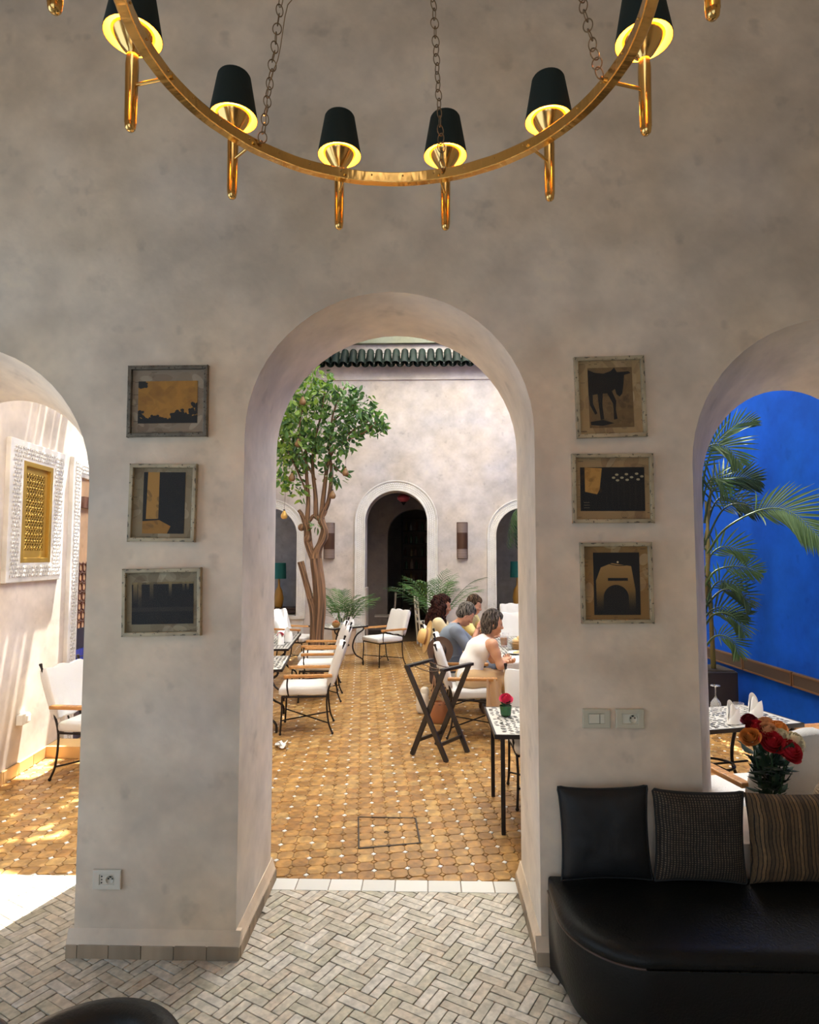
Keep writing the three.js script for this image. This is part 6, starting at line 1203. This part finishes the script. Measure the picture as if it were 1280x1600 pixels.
  for (const s of [-1, 1]) face.push(new THREE.SphereGeometry(0.0085, 10, 8).scale(1.25, 0.8, 0.7).translate(s * 0.029, 0.006, 0.0715).applyMatrix4(hm));
  part('eyes', face, std([0.05, 0.03, 0.02], 0.3), t);
  if (o.brow) part('eyebrows', [-1, 1].map((s) => rod([s * 0.014, 0.025, 0.082], [s * 0.045, 0.026, 0.068], 0.004).applyMatrix4(hm)), std(o.brow, 0.9), t);
  part('lips', [rod([-0.018, -0.055, 0.081], [0.018, -0.055, 0.081], 0.0045)].map((g) => g.applyMatrix4(hm)), std([0.42, 0.14, 0.11], 0.6), t);
  // hair
  const hb = o.hair.map(([a, b, ra, rb]) => [a, b, ra, rb]);
  const hg = planarUV(sdfGeo(hb, 0.0048, 0.02, o.hairNoise).applyMatrix4(hm));
  part('hair', hg, phys(o.hairCol, 0.85, 0, { specularIntensity: 0.3, map: hairTex, bumpMap: hairTex, bumpScale: 0.004 }), t);
  // clothes follow the body, a little outside it
  const T0 = mix(C, N, 0.86), g = 0.009;
  const shirt = [[add(P, [0, -0.03, 0]), W, 0.108 + g, 0.097 + g], [W, C, 0.097 + g, 0.10 + g], [C, mix(C, N, 0.72), 0.10 + g, 0.066 + g], [add(P, [-0.06, -0.01, 0.0]), add(P, [0.06, -0.01, 0.0]), 0.092 + g], [add(C, [-0.06, 0.03, 0.01]), add(C, [0.06, 0.03, 0.01]), 0.072 + g]];
  const shR = o.tank ? 0.62 : 1; shirt.push([mix(SL, SR, 0.5 - 0.5 * shR), mix(SL, SR, 0.5 + 0.5 * shR), (o.tank ? 0.040 : 0.050) + g]);
  if (o.sleeve) for (const [s, e] of arms) shirt.push([s, mix(s, e, o.sleeve), 0.048 + g, 0.046 + g]);
  part('top', sdfGeo(shirt, 0.011, 0.03, (x, y, z) => (fbm(x * 16 + 20, y * 10 + z * 8 + 20, 4096, 2, 5) - 0.5) * 0.012 + Math.sin((y * 60 + x * 20 + z * 25)) * 0.0012), std(o.topCol, 0.85, 0, o.topMap ? { map: o.topMap } : {}), t);
  if (o.collar) part('collar', T(new THREE.TorusGeometry(0.056, 0.013, 8, 24).scale(1, 0.85, 1.3), N[0], N[1] + 0.012, N[2] - 0.002, Math.PI / 2 - 0.35, 0, 0), std(o.collar, 0.85), t);
  const tr = []; for (const l of Ls) tr.push([l.hip, l.knee, 0.082 + g, 0.058 + g], [l.knee, o.skirt ? mix(l.knee, l.ank, 0.6) : mix(l.knee, l.ank, 0.93), 0.058 + g, o.skirt ? 0.075 : 0.042 + g]);
  tr.push([add(P, [-0.06, -0.01, 0.0]), add(P, [0.06, -0.01, 0.0]), 0.10 + g]); if (o.skirt) tr.push([mix(Ls[0].hip, Ls[0].knee, 0.5), mix(Ls[1].hip, Ls[1].knee, 0.5), 0.065], [Ls[0].knee, Ls[1].knee, 0.055]);
  part(o.skirt ? 'skirt' : 'trousers', sdfGeo(tr, 0.0125, 0.03, (x, y, z) => (fbm(x * 14 + 30, z * 14 + y * 6 + 30, 4096, 2, 8) - 0.5) * 0.012), std(o.legCol, 0.85), t);
  part('shoes', [sdfGeo(Ls.flatMap((l) => [[l.heel, l.toe, 0.037, 0.030], [l.heel, add(l.heel, [0, 0.03, 0]), 0.036]]), 0.009, 0.02)], std([0.08, 0.05, 0.035], 0.6), t);
  return t;
}
const hairTex = REP(tex(256, (u, v) => { const k = 0.66 + (fbm(u * 40 + Math.sin(v * 6.283) * 1.5, v * 5, 40, 4, 3) - 0.5) * 2.2; return [k, k, k]; }), 6);
const crop = [[[0, 0.05, -0.02], [0, 0.055, -0.025], 0.083, 0.083], [[0, 0.075, 0.03], [0, 0.085, -0.01], 0.052, 0.06], [[-0.04, 0.03, -0.03], [0.04, 0.03, -0.03], 0.052], [[-0.03, -0.01, -0.05], [0.03, -0.01, -0.05], 0.045], [[-0.064, 0.045, 0.01], [-0.064, 0.02, -0.005], 0.018], [[0.064, 0.045, 0.01], [0.064, 0.02, -0.005], 0.018]];
person({
  label: 'grey haired woman in a white sleeveless top leaning on the table, back turned', pos: [0.38, 0, -5.94], turn: 1.85, lean: 0.48, hunch: 0.035, headTilt: 0.42, headPitch: 0.15, headYaw: -0.25, fem: true, skin: [0.62, 0.33, 0.20],
  elL: [-0.17, 0.61, 0.24], haL: [0.02, 0.62, 0.36], elR: [0.17, 0.61, 0.30], haR: [-0.06, 0.625, 0.34], palmL: [0, 1, 0], palmR: [0, 1, 0],
  hair: [...crop, [[-0.055, 0.03, -0.035], [-0.06, -0.055, -0.03], 0.042, 0.032], [[0.055, 0.03, -0.035], [0.06, -0.055, -0.03], 0.042, 0.032], [[-0.03, 0.0, -0.06], [-0.028, -0.075, -0.055], 0.045, 0.032], [[0.03, 0.0, -0.06], [0.028, -0.075, -0.055], 0.045, 0.032], [[0.0, 0.0, -0.07], [0.0, -0.07, -0.062], 0.04, 0.034], [[-0.06, 0.06, 0.015], [-0.07, -0.02, 0.01], 0.026, 0.02], [[0.06, 0.06, 0.015], [0.07, -0.02, 0.01], 0.026, 0.02]],
  hairNoise: (x, y, z) => { const a = Math.atan2(x, -z); return Math.sin(a * 19 + y * 55 + Math.sin(y * 70) * 1.5) * 0.0014 + (fbm(a * 4 + 20, y * 16 + 20, 4096, 3, 4) - 0.5) * 0.020; }, hairCol: [0.17, 0.14, 0.12], topCol: [0.84, 0.83, 0.80], tank: true, legCol: [0.56, 0.38, 0.20], skirt: true,
});
person({
  label: 'grey haired man in a blue grey shirt resting his chin on his hand', pos: [0.27, 0, -6.68], turn: 1.62, lean: 0.06, hunch: 0.05, headTilt: 0.75, headPitch: 0.6, headYaw: 0.05, skin: [0.58, 0.29, 0.18], brow: [0.12, 0.10, 0.09],
  elL: [-0.18, 0.635, 0.15], haL: [-0.055, 0.83, 0.235], elR: [0.15, 0.625, 0.25], haR: [0.03, 0.80, 0.25], palmR: [0, 0, 1], palmL: [0, 0, 1], curl: 1.0, sleeve: 0.72,
  hair: crop, hairNoise: (x, y, z) => (fbm(x * 90 + 20, z * 90 + y * 40 + 20, 4096, 3, 4) - 0.5) * 0.010, hairCol: [0.22, 0.195, 0.17], topCol: [0.20, 0.24, 0.30], collar: [0.035, 0.045, 0.06], legCol: [0.10, 0.11, 0.14],
});
const curls = []; reseed(171);
for (let i = 0; i < 46; i++) { const a = rr(0.9, 5.38), y = rr(-0.20, 0.09), r = 0.085 + 0.03 * (0.09 - y) / 0.29; const p = [Math.sin(a) * r, y, Math.cos(a) * r * 1.0 - 0.02]; curls.push([p, [p[0] * 1.05 + rr(-0.02, 0.02), p[1] - 0.04, p[2] + rr(-0.02, 0.02)], rr(0.026, 0.04), 0.024]); }
person({
  label: 'woman with long dark curly hair and a cream top beyond the grey haired man', pos: [0.12, 0, -7.42], turn: 1.5, lean: 0.05, headTilt: 0.25, headPitch: 0.2, headYaw: 0.1, fem: true, skin: [0.48, 0.22, 0.13], brow: [0.02, 0.012, 0.01],
  elL: [-0.16, 0.62, 0.20], haL: [-0.05, 0.61, 0.40], elR: [0.17, 0.62, 0.20], haR: [0.06, 0.61, 0.40], sleeve: 0.95,
  hair: [...crop, ...curls], hairNoise: (x, y, z) => Math.sin(x * 120 + y * 90) * Math.sin(z * 110 + y * 80) * 0.004, hairCol: [0.055, 0.016, 0.011], topCol: [0.72, 0.60, 0.36], legCol: [0.12, 0.10, 0.10],
});
person({
  label: 'woman in a pale yellow top leaning in beyond the man, mostly hidden', pos: [0.40, 0, -7.98], turn: 1.15, lean: 0.35, headTilt: 0.4, headPitch: 0.3, headYaw: 0.2, fem: true, skin: [0.55, 0.28, 0.18], brow: [0.10, 0.06, 0.04],
  elL: [-0.17, 0.61, 0.28], haL: [0.02, 0.61, 0.40], elR: [0.18, 0.61, 0.25], haR: [0.0, 0.62, 0.38], sleeve: 0.6,
  hair: [...crop, [[0.0, 0.0, -0.07], [0.0, -0.10, -0.07], 0.045, 0.03]], hairCol: [0.14, 0.085, 0.05], topCol: [0.75, 0.62, 0.25], legCol: [0.25, 0.22, 0.2],
});
placeChair('white iron armchair under the woman in the pale yellow top', 0.40, -8.0, 1.15);
renderer.render(scene, camera);
